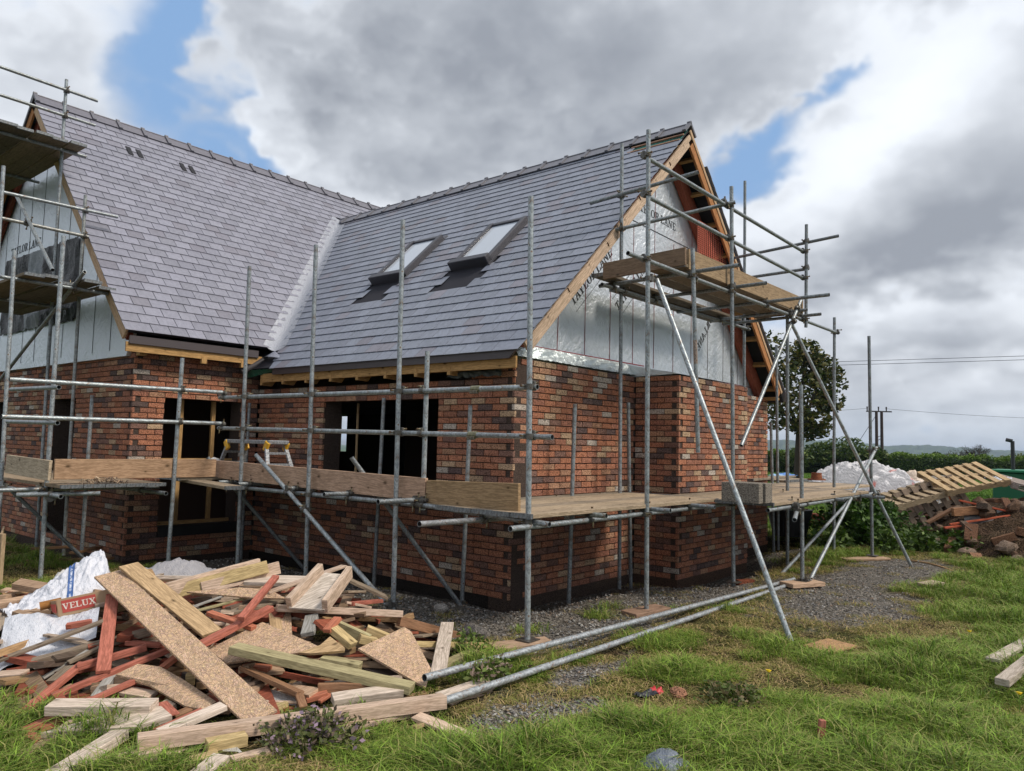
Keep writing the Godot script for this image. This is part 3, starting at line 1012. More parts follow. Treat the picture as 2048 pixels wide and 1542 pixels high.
	# timber at the brick corners
	beam(house, "corner_timber", Vector3(-1.87, 2.8, -5.12), Vector3(-1.87, 2.98, -5.12), 0.12, 0.1, tan_wood, Vector3.RIGHT)
	build_roofs(house)


func build_roofs(house: Node3D) -> void:
	var pine := lin(216, 184, 152)
	var tan_wood := lin(198, 158, 106)
	var orange := lin(198, 140, 92)
	var nr := Vector3(-RS, 1, 0).normalized()
	var dr := Vector3(1, RS, 0).normalized()
	var nl := Vector3(0, 1, LS).normalized()
	var dl := Vector3(0, LS, -1).normalized()
	var nb := Vector3(1.0, 1, 0).normalized()
	# decks
	var s := Shape.new()
	var valley := func(x: float) -> float: return -4.92 - (wing_roof(x) - 3.11) / LS
	s.slab(PackedVector3Array([Vector3(-0.26, wing_roof(-0.26), 0.22), Vector3(3.7, wing_roof(3.7), 0.22), Vector3(3.7, wing_roof(3.7), valley.call(3.7)), Vector3(-0.26, wing_roof(-0.26), -5.1)]), nr, 0.04, lin(40, 42, 48))
	s.slab(PackedVector3Array([Vector3(7.62, 6.57 - 3.92, 0.22), Vector3(3.7, 6.57, 0.22), Vector3(3.7, 6.57, -8.6), Vector3(7.62, 2.65, -8.6)]), nb, 0.04, lin(40, 42, 48))
	var wing := obj("wing_roof", s.done(), M.plain, house)
	s = Shape.new()
	s.slab(PackedVector3Array([Vector3(-2.14, 3.11, -4.94), Vector3(-2.14, main_roof(-9.18), -9.18), Vector3(7.5, main_roof(-9.18), -9.18), Vector3(7.5, 3.11, -4.94)]), nl, 0.04, lin(40, 42, 48))
	s.slab(PackedVector3Array([Vector3(-2.14, 3.11, -13.42), Vector3(-2.14, main_roof(-9.18), -9.18), Vector3(7.5, main_roof(-9.18), -9.18), Vector3(7.5, 3.11, -13.42)]), Vector3(0, 1, -LS).normalized(), 0.05, lin(52, 54, 60))
	s.box(Transform3D(Basis(), Vector3(7.35, 4.4, -9.18)), Vector3(0.2, 4.2, 4.0), 0.0, lin(60, 56, 54))
	var main := obj("main_roof", s.done(), M.plain, house)
	# slates of the wing: courses from the eave up, cut at the valley
	for r in 28:
		var s0 := r * 0.1955 - 0.03
		var s1 := minf(s0 + 0.235, 5.46)
		var z := 0.285
		var widths := 0.375 if r % 2 == 0 else 0.245
		while z > -9.2:
			var z1: float = z - widths + 0.009
			var a := Vector3(-0.28, 2.74, 0) + dr * s0
			var b := Vector3(-0.28, 2.74, 0) + dr * s1
			var va: float = valley.call(a.x) + 0.09
			var vb: float = valley.call(b.x) + 0.09
			if z < va + 0.03:
				break
			var open: bool = r >= 26 and z > -0.55
			if r == 25 and z > 0.0:
				open = false
			if not open and not (absf(z - widths * 0.5 + 3.7) < 0.36 and r in [8, 9, 10, 11, 12]) and not (absf(z - widths * 0.5 + 1.92) < 0.36 and r in [8, 9, 10, 11, 12]):
				slate(wing, PackedVector3Array([Vector3(a.x, a.y, z), Vector3(a.x, a.y, maxf(z1, va)), Vector3(b.x, b.y, maxf(z1, minf(vb, z - 0.01))), Vector3(b.x, b.y, z)]), nr, false)
			z -= widths
			widths = 0.25
	# a few courses on the far slope, whose verge shows past the barge board
	for r in 25:
		var a := Vector3(7.66, 6.57 - 3.96, 0) + Vector3(-1, 1, 0).normalized() * (r * 0.195)
		var b := a + Vector3(-1, 1, 0).normalized() * 0.235
		for z in [0.3, 0.05]:
			slate(wing, PackedVector3Array([Vector3(a.x, a.y + 0.02, z), Vector3(a.x, a.y + 0.02, z - 0.246), Vector3(b.x, b.y + 0.02, z - 0.246), Vector3(b.x, b.y + 0.02, z)]), nb, false)
	# slates of the main roof
	for r in 31:
		var s0 := r * 0.192 - 0.03
		var s1 := minf(s0 + 0.235, 6.02)
		var x := -2.205
		var widths := 0.375 if r % 2 == 0 else 0.258
		var a := Vector3(0, 3.11, -4.92) + dl * s0
		var b := Vector3(0, 3.11, -4.92) + dl * s1
		if s1 - s0 < 0.05:
			break
		while x < 7.4:
			var x1: float = x + widths - 0.009
			var va := -0.28 + (a.y - 2.74) / RS - 0.09
			var vb := -0.28 + (b.y - 2.74) / RS - 0.09
			if a.y > 6.62:
				va = 9.0
				vb = 9.0
			if x > va - 0.03:
				break
			slate(main, PackedVector3Array([Vector3(x, a.y, a.z), Vector3(minf(x1, va), a.y, a.z), Vector3(minf(x1, maxf(vb, x + 0.01)), b.y, b.z), Vector3(x, b.y, b.z)]), nl, true)
			x += widths
			widths = 0.255
	lay_slates(house)
	ridge(wing, Vector3(3.7, 6.56, 0.27), Vector3(3.7, 6.56, -8.3), RS, lin(118, 118, 128))
	ridge(main, Vector3(-2.2, main_roof(-9.18) - 0.02, -9.18), Vector3(7.3, main_roof(-9.18) - 0.02, -9.18), LS, lin(118, 116, 126))
	# vent slates
	for q in [Vector3(-0.74, 6.78, -8.48), Vector3(0.25, 6.78, -8.48)]:
		for k in [-0.09, 0.09]:
			var v := Shape.new()
			v.box(Transform3D(Basis(Vector3.RIGHT, nl, Vector3.RIGHT.cross(nl)), Vector3.ZERO), Vector3(0.09, 0.03, 0.26), 0.006, lin(30, 30, 34))
			var o := obj("vent", v.done(), M.dark, main)
			o.position = Vector3(q.x + k, main_roof(q.z) + 0.03, q.z)
	# lead in the valley
	var vd := (Vector3(3.66, wing_roof(3.66), valley.call(3.66)) - Vector3(-0.1, wing_roof(-0.1), valley.call(-0.1)))
	var across := vd.cross(Vector3.UP).normalized()
	var lead := func(u: float, v: float) -> Vector3:
		var x := lerpf(-0.02, 3.68, u)
		var p := Vector3(x, wing_roof(x), valley.call(x))
		var o := (v - 0.5) * 0.34
		var q := p + across * o
		q.y = maxf(wing_roof(q.x), main_roof(q.z)) + 0.03 + noise.get_noise_2d(u * 50.0, v * 6.0) * 0.012 + 0.025 * exp(-pow((v - 0.5) * 9.0, 2.0))
		return q
	sheet("lead_valley", 120, 8, lead, func(_u, _v): return lin(176, 178, 186), M.lead, wing)
	var curl := func(u: float, v: float) -> Vector3:
		var a := lerpf(-1.5, 1.5, u)
		var p := Vector3(-0.02, wing_roof(-0.02) + 0.05, valley.call(-0.02))
		return p + Vector3(-0.05 - v * 0.14 * cos(a), -v * 0.1 - 0.02 * absf(a) * v, v * 0.22 * sin(a) + 0.1)
	sheet("lead_apron", 14, 6, curl, func(_u, _v): return lin(150, 152, 166), M.lead, wing)
	var gut := Shape.new()
	gut.tube(Vector3(-0.05, 2.93, -4.95), Vector3(-0.42, 2.70, -5.02), 0.05, 0.05, 8, lin(66, 62, 64))
	obj("valley_end", gut.done(), M.dark, wing)
	# eave of the wing: dark fascia, timber behind, rafter feet, green membrane
	var f := Shape.new()
	f.slab(PackedVector3Array([Vector3(-0.285, 2.735, -4.42), Vector3(-0.285, 2.735, 0.24), Vector3(-0.285, 2.648, 0.14), Vector3(-0.285, 2.648, -4.42)]), Vector3.LEFT, 0.03, lin(72, 66, 68))
	obj("fascia", f.done(), M.paint, wing)
	beam(wing, "fascia_timber", Vector3(-0.22, 2.61, -4.8), Vector3(-0.22, 2.61, 0.2), 0.03, 0.13, tan_wood)
	for k in 9:
		var z := -0.815 - 0.565 * k
		if z < -5.0:
			break
		var foot := Shape.new()
		foot.slab(PackedVector3Array([Vector3(-0.24, 2.6, z + 0.024), Vector3(0.06, 2.66, z + 0.024), Vector3(-0.06, 2.5, z + 0.024), Vector3(-0.12, 2.505, z + 0.024), Vector3(-0.24, 2.505, z + 0.024)]), Vector3.BACK, 0.048, tan_wood)
		obj("rafter_foot", foot.done(), M.wood2, wing)
	var mem := func(u: float, v: float) -> Vector3:
		return Vector3(-0.31 + v * 0.06 + noise.get_noise_1d(u * 30.0) * 0.02, 2.73 - v * 0.1 * (1.0 - u * 0.7) + noise.get_noise_2d(u * 20.0, v) * 0.02, lerpf(-5.12, -4.38, u))
	sheet("membrane", 16, 3, mem, func(_u, _v): return lin(30, 96, 80), M.film, wing)
	sheet("insulation", 20, 5, func(u, v): return Vector3(-0.12 + noise.get_noise_2d(u * 30.0, v * 9.0) * 0.08, lerpf(2.62, 2.48, v) + noise.get_noise_2d(u * 22.0, v * 5.0) * 0.04, lerpf(-0.95, -0.1, u)), func(u, v): return lin(86, 90, 86) * (0.7 + noise.get_noise_2d(u * 60.0, v * 20.0)), M.plain, wing)
	# left eave
	beam(main, "fascia", Vector3(-2.12, 2.985, -4.95), Vector3(-0.2, 2.985, -4.95), 0.03, 0.11, lin(74, 68, 70), Vector3.UP, M.paint)
	beam(main, "fascia_timber", Vector3(-2.15, 2.89, -4.98), Vector3(-0.12, 2.89, -4.98), 0.03, 0.13, tan_wood)
	for x in [-1.05, -0.43]:
		beam(main, "rafter_foot", Vector3(x, 2.76, -4.98), Vector3(x, 2.86, -4.98), 0.05, 0.08, tan_wood, Vector3.RIGHT)
	# verge timbers of the wing gable: barge boards, ladders, red end rafters, dark soffit
	var off := nr * -0.1
	beam(wing, "barge_board", Vector3(-0.17, wing_roof(-0.17), 0.235) + off, Vector3(3.66, wing_roof(3.66), 0.235) + off + Vector3(0.06, 0, 0), 0.035, 0.14, lin(222, 196, 172), nr)
	for k in 4:
		var q := Vector3(0.6 + k * 0.8, wing_roof(0.6 + k * 0.8), 0.255) + off * (0.6 + 0.5 * (k % 2))
		beam(wing, "board_knot", q - nr * 0.03, q + nr * 0.03, 0.004, 0.02, lin(120, 84, 56), Vector3.BACK)
	off = nb * -0.13
	beam(wing, "barge_board", Vector3(3.80, 6.47, 0.235) + off, Vector3(7.42, 2.85, 0.235) + off, 0.035, 0.15, orange, nb)
	beam(wing, "barge_edge", Vector3(3.72, 6.55, 0.256) + nb * -0.045, Vector3(7.45, 2.82, 0.256) + nb * -0.045, 0.02, 0.06, pine, nb)
	for k in 9:
		var t := 0.45 + k * 0.585
		var q := Vector3(3.7, 6.57, 0) + Vector3(1, -1, 0).normalized() * t + nb * -0.12
		beam(wing, "noggin", q + Vector3(0, 0, -0.14), q + Vector3(0, 0, 0.22), 0.1, 0.045, tan_wood, Vector3(1, -1, 0).normalized())
		q = Vector3(3.7, 6.57, 0) - Vector3(1, RS, 0).normalized() * t + nr * -0.12
		beam(wing, "noggin", q + Vector3(0, 0, -0.14), q + Vector3(0, 0, 0.22), 0.1, 0.045, tan_wood, Vector3(1, RS, 0).normalized())
	beam(wing, "end_rafter", Vector3(3.72, 6.53, -0.09) + nb * -0.2, Vector3(7.4, 2.85, -0.09) + nb * -0.2, 0.1, 0.24, lin(168, 96, 76), nb)
	beam(wing, "end_rafter", Vector3(0.0, wing_roof(0.0), -0.11) + nr * -0.2, Vector3(3.6, wing_roof(3.6), -0.11) + nr * -0.2, 0.07, 0.2, lin(168, 96, 76), nr)
	f = Shape.new()
	f.slab(PackedVector3Array([Vector3(3.7, 6.5, -0.14), Vector3(7.5, 2.7, -0.14), Vector3(7.5, 2.7, 0.24), Vector3(3.7, 6.5, 0.24)]), nb, 0.012, lin(38, 40, 46))
	obj("soffit", f.done(), M.plain, wing)
	beam(wing, "tail_timber", Vector3(7.36, 2.68, -0.1), Vector3(7.36, 2.68, 0.2), 0.2, 0.05, tan_wood)
	# bare patch by the apex: green membrane and battens
	f = Shape.new()
	f.slab(PackedVector3Array([Vector3(3.3, wing_roof(3.3), 0.24), Vector3(3.3, wing_roof(3.3), -0.75), Vector3(3.66, wing_roof(3.66), -0.75), Vector3(3.66, wing_roof(3.66), 0.24)]), nr, 0.003, lin(40, 108, 98))
	obj("membrane", f.done(), M.film, wing)
	for x in [3.39, 3.52]:
		beam(wing, "batten", Vector3(x, wing_roof(x) + 0.014, -0.66), Vector3(x, wing_roof(x) + 0.014, 0.24), 0.038, 0.025, lin(168, 132, 112), nr)
	# left gable verge
	for k in [1.0, -1.0]:
		var d := Vector3(0, -LS, k).normalized()
		var up := Vector3(0, 1, k * LS).normalized()
		var top := Vector3(-2.15, main_roof(-9.18), -9.18)
		beam(main, "barge_board", top + up * -0.1, top + d * 6.1 + up * -0.1, 0.035, 0.17, pine if k > 0 else orange, up)
		f = Shape.new()
		f.slab(PackedVector3Array([top + up * -0.05 + Vector3(0.25, 0, 0), top + d * 6.1 + up * -0.05 + Vector3(0.25, 0, 0), top + d * 6.1 + up * -0.05, top + up * -0.05]), up, 0.012, lin(42, 44, 50))
		obj("soffit", f.done(), M.plain, main)
		beam(main, "end_rafter", top + Vector3(0.12, 0, 0) + up * -0.18, top + d * 6.0 + Vector3(0.12, 0, 0) + up * -0.18, 0.06, 0.2, lin(140, 74, 58), up)
	f = Shape.new()
	f.slab(PackedVector3Array([Vector3(-2.2, 3.05, -13.45), Vector3(-2.2, main_roof(-9.18) + 0.02, -9.18), Vector3(-1.9, main_roof(-9.18) + 0.02, -9.18), Vector3(-1.9, 3.05, -13.45)]), Vector3(0, 1, -LS).normalized(), 0.05, lin(70, 72, 80))
	obj("verge_slates", f.done(), M.slate, main)
	# roof windows
	for zc in [-3.7, -1.92]:
		roof_window(wing, zc, dr, nr)
	# orange safety netting behind the upper platform
	var net := Shape.new()
	var o := Vector3(4.25, 4.62, 0.12)
	var ex := Vector3(1.03, -0.02, 0.0)
	for k in 16:
		var t := k / 15.0
		net.tube(o + ex * t, o + ex * t + Vector3(0, 0.68, 0), 0.005, 0.005, 4, lin(224, 128, 108), 0.0, false)
	for k in 22:
		var t := k / 21.0
		net.tube(o + Vector3(0, 0.68 * t, 0), o + ex + Vector3(0, 0.68 * t, 0), 0.004, 0.004, 4, lin(224, 128, 108), 0.0, false)
	for k in 3:
		net.tube(o + Vector3(0, 0.03 * k, 0.02), o + ex + Vector3(0, 0.03 * k, 0.02), 0.014, 0.014, 5, lin(214, 110, 90), 0.0, false)
	tag(obj("safety_netting", net.done(), M.plain), "orange plastic netting hung under the right rake of the gable", "netting")


func roof_window(roof: Node3D, zc: float, dr: Vector3, nr: Vector3) -> void:
	var w := Node3D.new()
	w.name = "roof_window"
	roof.add_child(w, true)
	var mid := Vector3(-0.28, 2.74, 0) + dr * 2.72
	w.transform = Transform3D(Basis(Vector3.FORWARD, nr, Vector3.FORWARD.cross(nr)), Vector3(mid.x, mid.y, zc))
	var dark := lin(58, 58, 64)
	for q in [[Vector3(-0.33, 0.05, 0), Vector3(0.08, 0.11, 1.2)], [Vector3(0.33, 0.05, 0), Vector3(0.08, 0.11, 1.2)], [Vector3(0, 0.07, -0.56), Vector3(0.74, 0.16, 0.11)], [Vector3(0, 0.045, 0.57), Vector3(0.58, 0.1, 0.07)]]:
		var s := Shape.new()
		s.box(Transform3D(), q[1], 0.008, dark)
		var o := obj("frame", s.done(), M.paint, w)
		o.position = q[0]
	var s := Shape.new()
	s.box(Transform3D(), Vector3(0.72, 0.014, 0.1), 0.0, lin(76, 76, 82))
	var ap := obj("flashing", s.done(), M.paint, w)
	ap.position = Vector3(0, 0.022, 0.655)
	for k in [-1.0, 1.0]:
		s = Shape.new()
		s.box(Transform3D(), Vector3(0.04, 0.02, 1.3), 0.0, lin(66, 66, 72))
		ap = obj("flashing", s.done(), M.paint, w)
		ap.position = Vector3(0.38 * k, 0.02, 0.02)
	s = Shape.new()
	s.box(Transform3D(), Vector3(0.58, 0.012, 1.06), 0.0, lin(176, 184, 196))
	ap = obj("pane", s.done(), M.pane, w)
	ap.position = Vector3(0, 0.062, 0)


var bars := []      # the tubes of the scaffold in hand, for its couplers


func bar(sc: Node3D, called: String, a: Vector3, b: Vector3, tone := 1.0, tint := Color.WHITE) -> MeshInstance3D:
	var s := Shape.new()
	var l := (b - a).length()
	s.tube(Vector3(0, -l / 2, 0), Vector3(0, l / 2, 0), 0.02415, 0.02415, 16, lin(172, 180, 184) * tone * tint, 0.0205)
	var o := obj(called, s.done(), M.steel, sc)
	var y := (b - a).normalized()
	var x := y.cross(Vector3(0.3, 0.2, 0.9)).normalized()
	o.transform = Transform3D(Basis(x, y, x.cross(y)).rotated(y, rng.randf() * 0.0), (a + b) / 2)
	bars.append([a, b, rng.randf() < 0.2])
	return o


func coupler_mesh() -> ArrayMesh:
	if ready_meshes.has("coupler"):
		return ready_meshes.coupler
	var s := Shape.new()
	var col := lin(112, 110, 104)
	s.tube(Vector3(0, -0.024, 0), Vector3(0, 0.024, 0), 0.033, 0.033, 12, col)
	s.tube(Vector3(-0.024, 0, 0.052), Vector3(0.024, 0, 0.052), 0.033, 0.033, 12, col)
	s.box(Transform3D(Basis(), Vector3(0, 0, 0.026)), Vector3(0.05, 0.05, 0.03), 0.004, col * 0.8)
	for q in [[Vector3(0.042, 0.006, 0.012), Vector3(0.042, 0.006, -0.055)], [Vector3(0.006, 0.042, 0.04), Vector3(0.006, 0.042, 0.105)]]:
		s.tube(q[0], q[1], 0.007, 0.007, 6, lin(160, 150, 120))
		s.tube(q[1], q[1] + (q[1] - q[0]).normalized() * 0.014, 0.012, 0.012, 6, lin(120, 96, 70))
	s.box(Transform3D(Basis(), Vector3(0.04, 0, 0)), Vector3(0.03, 0.04, 0.03), 0.004, col)
	s.box(Transform3D(Basis(), Vector3(0, 0.04, 0.052)), Vector3(0.04, 0.03, 0.03), 0.004, col)
	ready_meshes.coupler = s.done()
	return ready_meshes.coupler


# A coupler wherever two tubes pass each other closely.
func clamp_up(sc: Node3D) -> void:
	var at := []
	for i in bars.size():
		for j in range(i + 1, bars.size()):
			var p: PackedVector3Array = Geometry3D.get_closest_points_between_segments(bars[i][0], bars[i][1], bars[j][0], bars[j][1])
			if p[0].distance_to(p[1]) > 0.11:
				continue
			var da: Vector3 = (bars[i][1] - bars[i][0]).normalized()
			var db: Vector3 = (bars[j][1] - bars[j][0]).normalized()
			var z := da.cross(db)
			if z.length() < 0.25 or at.any(func(q): return q.distance_to(p[0]) < 0.06):
				continue
			z = z.normalized()
			if z.dot(p[1] - p[0]) < 0.0:
				z = -z
			var o := obj("coupler", coupler_mesh(), M.steel, sc)
			o.transform = Transform3D(Basis(da.cross(z), da, z), p[0])
			at.append(p[0])
	bars.clear()


func deck(sc: Node3D, a: Vector3, b: Vector3, bands := true, tone := 1.0, called := "deck_board") -> MeshInstance3D:
	var col := [lin(176, 158, 136), lin(160, 146, 128), lin(186, 166, 142), lin(150, 138, 122)][rng.randi() % 4] as Color
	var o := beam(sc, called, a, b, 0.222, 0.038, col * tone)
	if bands:
		var l := (b - a).length()
		for k in [-1.0, 1.0]:
			var s := Shape.new()
			s.box(Transform3D(), Vector3(0.03, 0.041, 0.226), 0.0, lin(128, 132, 136))
			s.box(Transform3D(Basis(), Vector3(0.016 * k, 0, 0)), Vector3(0.003, 0.04, 0.22), 0.0, lin(142, 146, 150))
			var e := obj("end_band", s.done(), M.steel, o)
			e.position = Vector3(k * (l / 2 - 0.013), 0, 0)
	return o


func toe_board(sc: Node3D, a: Vector3, b: Vector3, high: float, col: Color) -> void:
	var o := beam(sc, "toe_board", a, b, 0.036, high, col)


func build_scaffold() -> void:
	var rust := Color(1.0, 0.72, 0.58)
	# along the eave and round the inner corner
	var sc := thing("scaffold", "grey tube scaffold with board walkway along the eave wall and inner corner", "scaffold")
	bar(sc, "standard", Vector3(-1.5, 0.0, 1.457), Vector3(-1.5, 3.871, 1.38), 1.05)
	bar(sc, "standard", Vector3(-1.5, 0.0, -0.21), Vector3(-1.5, 3.949, -0.278))
	bar(sc, "standard", Vector3(-1.5, 0.0, -1.645), Vector3(-1.5, 3.913, -1.74), 0.9)
	bar(sc, "standard", Vector3(-1.5, 0.0, -3.035), Vector3(-1.5, 3.849, -3.118), 0.85)
	bar(sc, "standard", Vector3(-0.25, -0.12, -1.99), Vector3(-0.25, 2.255, -1.932), 0.85)
	bar(sc, "standard", Vector3(-0.25, -0.1, -0.48), Vector3(-0.25, 2.146, -0.438), 0.85)
	bar(sc, "standard", Vector3(-0.25, -0.12, -5.06), Vector3(-0.25, 2.241, -5.04), 0.85)
	bar(sc, "puncheon", Vector3(-1.4, 1.06, 0.05), Vector3(-1.4, 2.604, 0.04), 1.05)
	bar(sc, "standard", Vector3(-2.03, 0.0, -3.7), Vector3(-2.0, 2.676, -3.7))
	bar(sc, "guard_rail", Vector3(-1.45, 2.219, -3.754), Vector3(-1.45, 2.208, 0.75))
	bar(sc, "guard_rail", Vector3(-1.45, 2.208, 0.75), Vector3(-1.45, 2.206, 1.46), 1.1)
	bar(sc, "guard_rail", Vector3(-1.45, 1.827, -3.737), Vector3(-1.45, 1.79, 0.73))
	bar(sc, "guard_rail", Vector3(-1.45, 1.79, 0.73), Vector3(-1.45, 1.781, 1.63), 0.85)
	bar(sc, "guard_rail", Vector3(-3.857, 2.257, -3.65), Vector3(-1.479, 2.284, -3.65), 1.1)
	bar(sc, "guard_rail", Vector3(-3.899, 1.867, -3.65), Vector3(-1.448, 1.886, -3.65), 1.1)
	bar(sc, "ledger", Vector3(-1.45, 1.097, -3.5), Vector3(-1.45, 1.112, 0.1), 0.95)
	bar(sc, "ledger", Vector3(-1.45, 1.112, 0.1), Vector3(-1.45, 1.058, 1.62), 0.9)
	bar(sc, "ledger", Vector3(-0.3, 1.09, -5.05), Vector3(-0.3, 1.07, 0.3), 0.8)
	for q in [[-1.56, -1.98], [-1.77, -1.02], [-1.92, 0.0], [-1.6, -2.95], [-1.6, -3.4]]:
		bar(sc, "transom", Vector3(q[0], 1.155, q[1]), Vector3(-0.06, 1.15, q[1]), 0.85)
	bar(sc, "transom", Vector3(-2.27, 1.055, 0.93), Vector3(-0.08, 1.01, 0.8), 0.95, Color(1.0, 0.93, 0.93))
	bar(sc, "brace", Vector3(-1.55, 1.51, -2.67), Vector3(-1.55, 0.14, -0.25))
	bar(sc, "brace", Vector3(-1.5, 1.534, -0.944), Vector3(-0.3, -0.08, -0.45), 0.85)
	bar(sc, "brace", Vector3(-1.5, 1.445, -3.883), Vector3(-0.3, -0.05, -3.36), 0.75)
	clamp_up(sc)
	for q in [[Vector3(-1.45, 2.208, 0.75), Vector3(-1.45, 1.79, 0.73)]]:
		for p in q:
			var s := Shape.new()
			s.tube(Vector3(0, 0, -0.05), Vector3(0, 0, 0.05), 0.032, 0.032, 10, lin(150, 146, 116))
			s.box(Transform3D(Basis(), Vector3(-0.03, -0.03, 0)), Vector3(0.03, 0.03, 0.09), 0.004, lin(120, 112, 96))
			var o := obj("sleeve", s.done(), M.steel, sc)
			o.position = p
	var pink := lin(206, 172, 148)
	toe_board(sc, Vector3(-1.41, 1.3, -3.9), Vector3(-1.41, 1.255, 0.1), 0.225, pink)
	toe_board(sc, Vector3(-1.41, 1.226, 0.115), Vector3(-1.41, 1.256, 1.26), 0.245, lin(176, 148, 114))
	toe_board(sc, Vector3(-3.344, 1.315, -3.73), Vector3(-1.47, 1.315, -3.73), 0.225, lin(192, 158, 128))
	toe_board(sc, Vector3(-3.37, 1.325, -5.14), Vector3(-3.37, 1.3, -3.76), 0.22, lin(206, 188, 164))
	for k in 5:
		var x := -1.27 + 0.232 * k
		deck(sc, Vector3(x, 1.2, -3.7 - 0.1 * (k % 2)), Vector3(x, 1.195, -0.02 - 0.08 * (k % 3)), true, 0.95)
	for k in 6:
		var z := -5.0 + 0.232 * k
		deck(sc, Vector3(-1.95, 1.185, z), Vector3(-0.1, 1.19, z), true, 0.9)
	deck(sc, Vector3(-1.62, 1.165, -4.6), Vector3(-1.84, 1.135, -2.6), true, 1.05)
	# round the side gable, up to the eaves of the main roof
	sc = thing("scaffold", "grey tube scaffold tower with two weathered board platforms at the side gable", "scaffold")
	bar(sc, "standard", Vector3(-2.3, 0.0, -7.2), Vector3(-2.3, 7.222, -7.358), 0.95)
	bar(sc, "standard", Vector3(-2.25, 0.0, -6.3), Vector3(-2.25, 5.2, -6.42), 0.95, Color(1, 0.95, 0.9))
	bar(sc, "standard", Vector3(-3.275, 0.0, -4.1), Vector3(-3.29, 3.982, -4.1), 1.08)
	bar(sc, "puncheon", Vector3(-2.25, -0.05, -5.69), Vector3(-2.25, 2.24, -5.69), 0.85)
	bar(sc, "standard", Vector3(-3.4, 0.0, -5.15), Vector3(-3.4, 3.974, -5.37), 1.0)
	bar(sc, "standard", Vector3(-3.4, 2.5, -5.95), Vector3(-3.4, 5.213, -6.06), 1.0)
	bar(sc, "standard", Vector3(-3.45, 0.0, -7.4), Vector3(-3.45, 7.2, -7.4), 1.0)
	bar(sc, "guard_rail", Vector3(-3.9, 7.05, -7.3), Vector3(-1.852, 7.026, -7.3), 0.8)
	bar(sc, "guard_rail", Vector3(-3.9, 6.63, -7.3), Vector3(-1.864, 6.618, -7.3), 0.8)
	bar(sc, "guard_rail", Vector3(-3.5, 7.0, -9.5), Vector3(-3.5, 7.0, -6.9), 0.8)
	bar(sc, "guard_rail", Vector3(-3.5, 6.58, -9.5), Vector3(-3.5, 6.58, -6.95), 0.8)
	bar(sc, "guard_rail", Vector3(-3.45, 4.94, -6.35), Vector3(-1.811, 4.973, -6.35), 0.9)
	bar(sc, "guard_rail", Vector3(-3.45, 4.587, -6.35), Vector3(-2.2, 4.579, -6.35), 0.9, Color(1, 0.93, 0.86))
	bar(sc, "brace", Vector3(-3.0, 5.068, -6.843), Vector3(-3.0, 3.788, -5.244), 0.8)
	bar(sc, "brace", Vector3(-2.6, 3.85, -5.3), Vector3(-2.6, 2.4, -8.6), 0.9)
	bar(sc, "ledger", Vector3(-3.45, 2.215, -4.94), Vector3(-3.45, 2.198, -3.45), 0.95)
	bar(sc, "ledger", Vector3(-3.45, 1.833, -4.976), Vector3(-3.45, 1.818, -3.42), 0.95)
	bar(sc, "transom", Vector3(-3.5, 3.66, -5.6), Vector3(-2.0, 3.66, -5.6), 0.8)
	bar(sc, "transom", Vector3(-3.5, 3.66, -7.5), Vector3(-2.0, 3.66, -7.5), 0.8)
	bar(sc, "transom", Vector3(-3.5, 6.04, -7.2), Vector3(-2.0, 6.04, -7.2), 0.8)
	bar(sc, "transom", Vector3(-3.5, 6.04, -9.2), Vector3(-2.0, 6.04, -9.2), 0.8)
	bar(sc, "transom", Vector3(-3.9, 1.075, -4.15), Vector3(-2.0, 1.075, -4.15), 0.95)
	bar(sc, "transom", Vector3(-3.6, 1.03, -4.0), Vector3(-2.9, 1.05, -3.6), 0.95)
	bar(sc, "ledger", Vector3(-3.32, 1.03, -7.0), Vector3(-3.32, 1.03, -3.55), 0.95)
	bar(sc, "ledger", Vector3(-2.2, 1.03, -7.0), Vector3(-2.2, 1.03, -3.5), 0.85)
	bar(sc, "brace", Vector3(-3.3, 1.107, -5.593), Vector3(-2.3, 0.02, -5.34), 0.75)
	clamp_up(sc)
	for k in 5:
		var x := -3.16 + 0.232 * k
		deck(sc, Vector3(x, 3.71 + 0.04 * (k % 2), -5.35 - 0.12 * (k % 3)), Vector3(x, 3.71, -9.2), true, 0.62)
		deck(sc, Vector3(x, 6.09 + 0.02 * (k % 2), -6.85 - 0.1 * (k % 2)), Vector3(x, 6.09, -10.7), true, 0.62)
		deck(sc, Vector3(x - 0.03, 1.13, -3.62), Vector3(x - 0.03, 1.13, -7.5), true, 0.9)
	# at the gable end of the wing
	sc = thing("scaffold", "grey tube scaffold with high guard railed platform and low deck at the foil gable end", "scaffold")
	bar(sc, "standard", Vector3(0.7, -0.08, 0.3), Vector3(0.75, 2.204, 0.3), 0.8)
	bar(sc, "standard", Vector3(2.06, -0.1, 0.3), Vector3(1.94, 2.291, 0.3), 0.7)
	bar(sc, "standard", Vector3(1.784, -0.06, 0.3), Vector3(1.697, 5.649, 0.3), 0.85)
	bar(sc, "standard", Vector3(0.368, 0.02, 1.5), Vector3(0.295, 5.052, 1.5), 0.92)
	bar(sc, "standard", Vector3(2.468, 0.0, 1.5), Vector3(2.375, 5.03, 1.5), 0.88)
	bar(sc, "puncheon", Vector3(1.453, 1.674, 1.52), Vector3(1.38, 2.68, 1.52), 0.95)
	bar(sc, "puncheon", Vector3(1.38, 2.68, 1.52), Vector3(1.36, 2.95, 1.52), 1.0, rust)
	bar(sc, "puncheon", Vector3(1.36, 2.95, 1.52), Vector3(1.282, 3.996, 1.52), 0.95)
	bar(sc, "standard", Vector3(5.59, 0.0, 0.3), Vector3(5.63, 6.288, 0.3), 0.75)
	bar(sc, "standard", Vector3(5.078, 3.6, 1.5), Vector3(5.121, 5.205, 1.5), 0.7)
	bar(sc, "standard", Vector3(6.59, 0.0, 1.42), Vector3(6.715, 3.997, 1.42), 0.8)
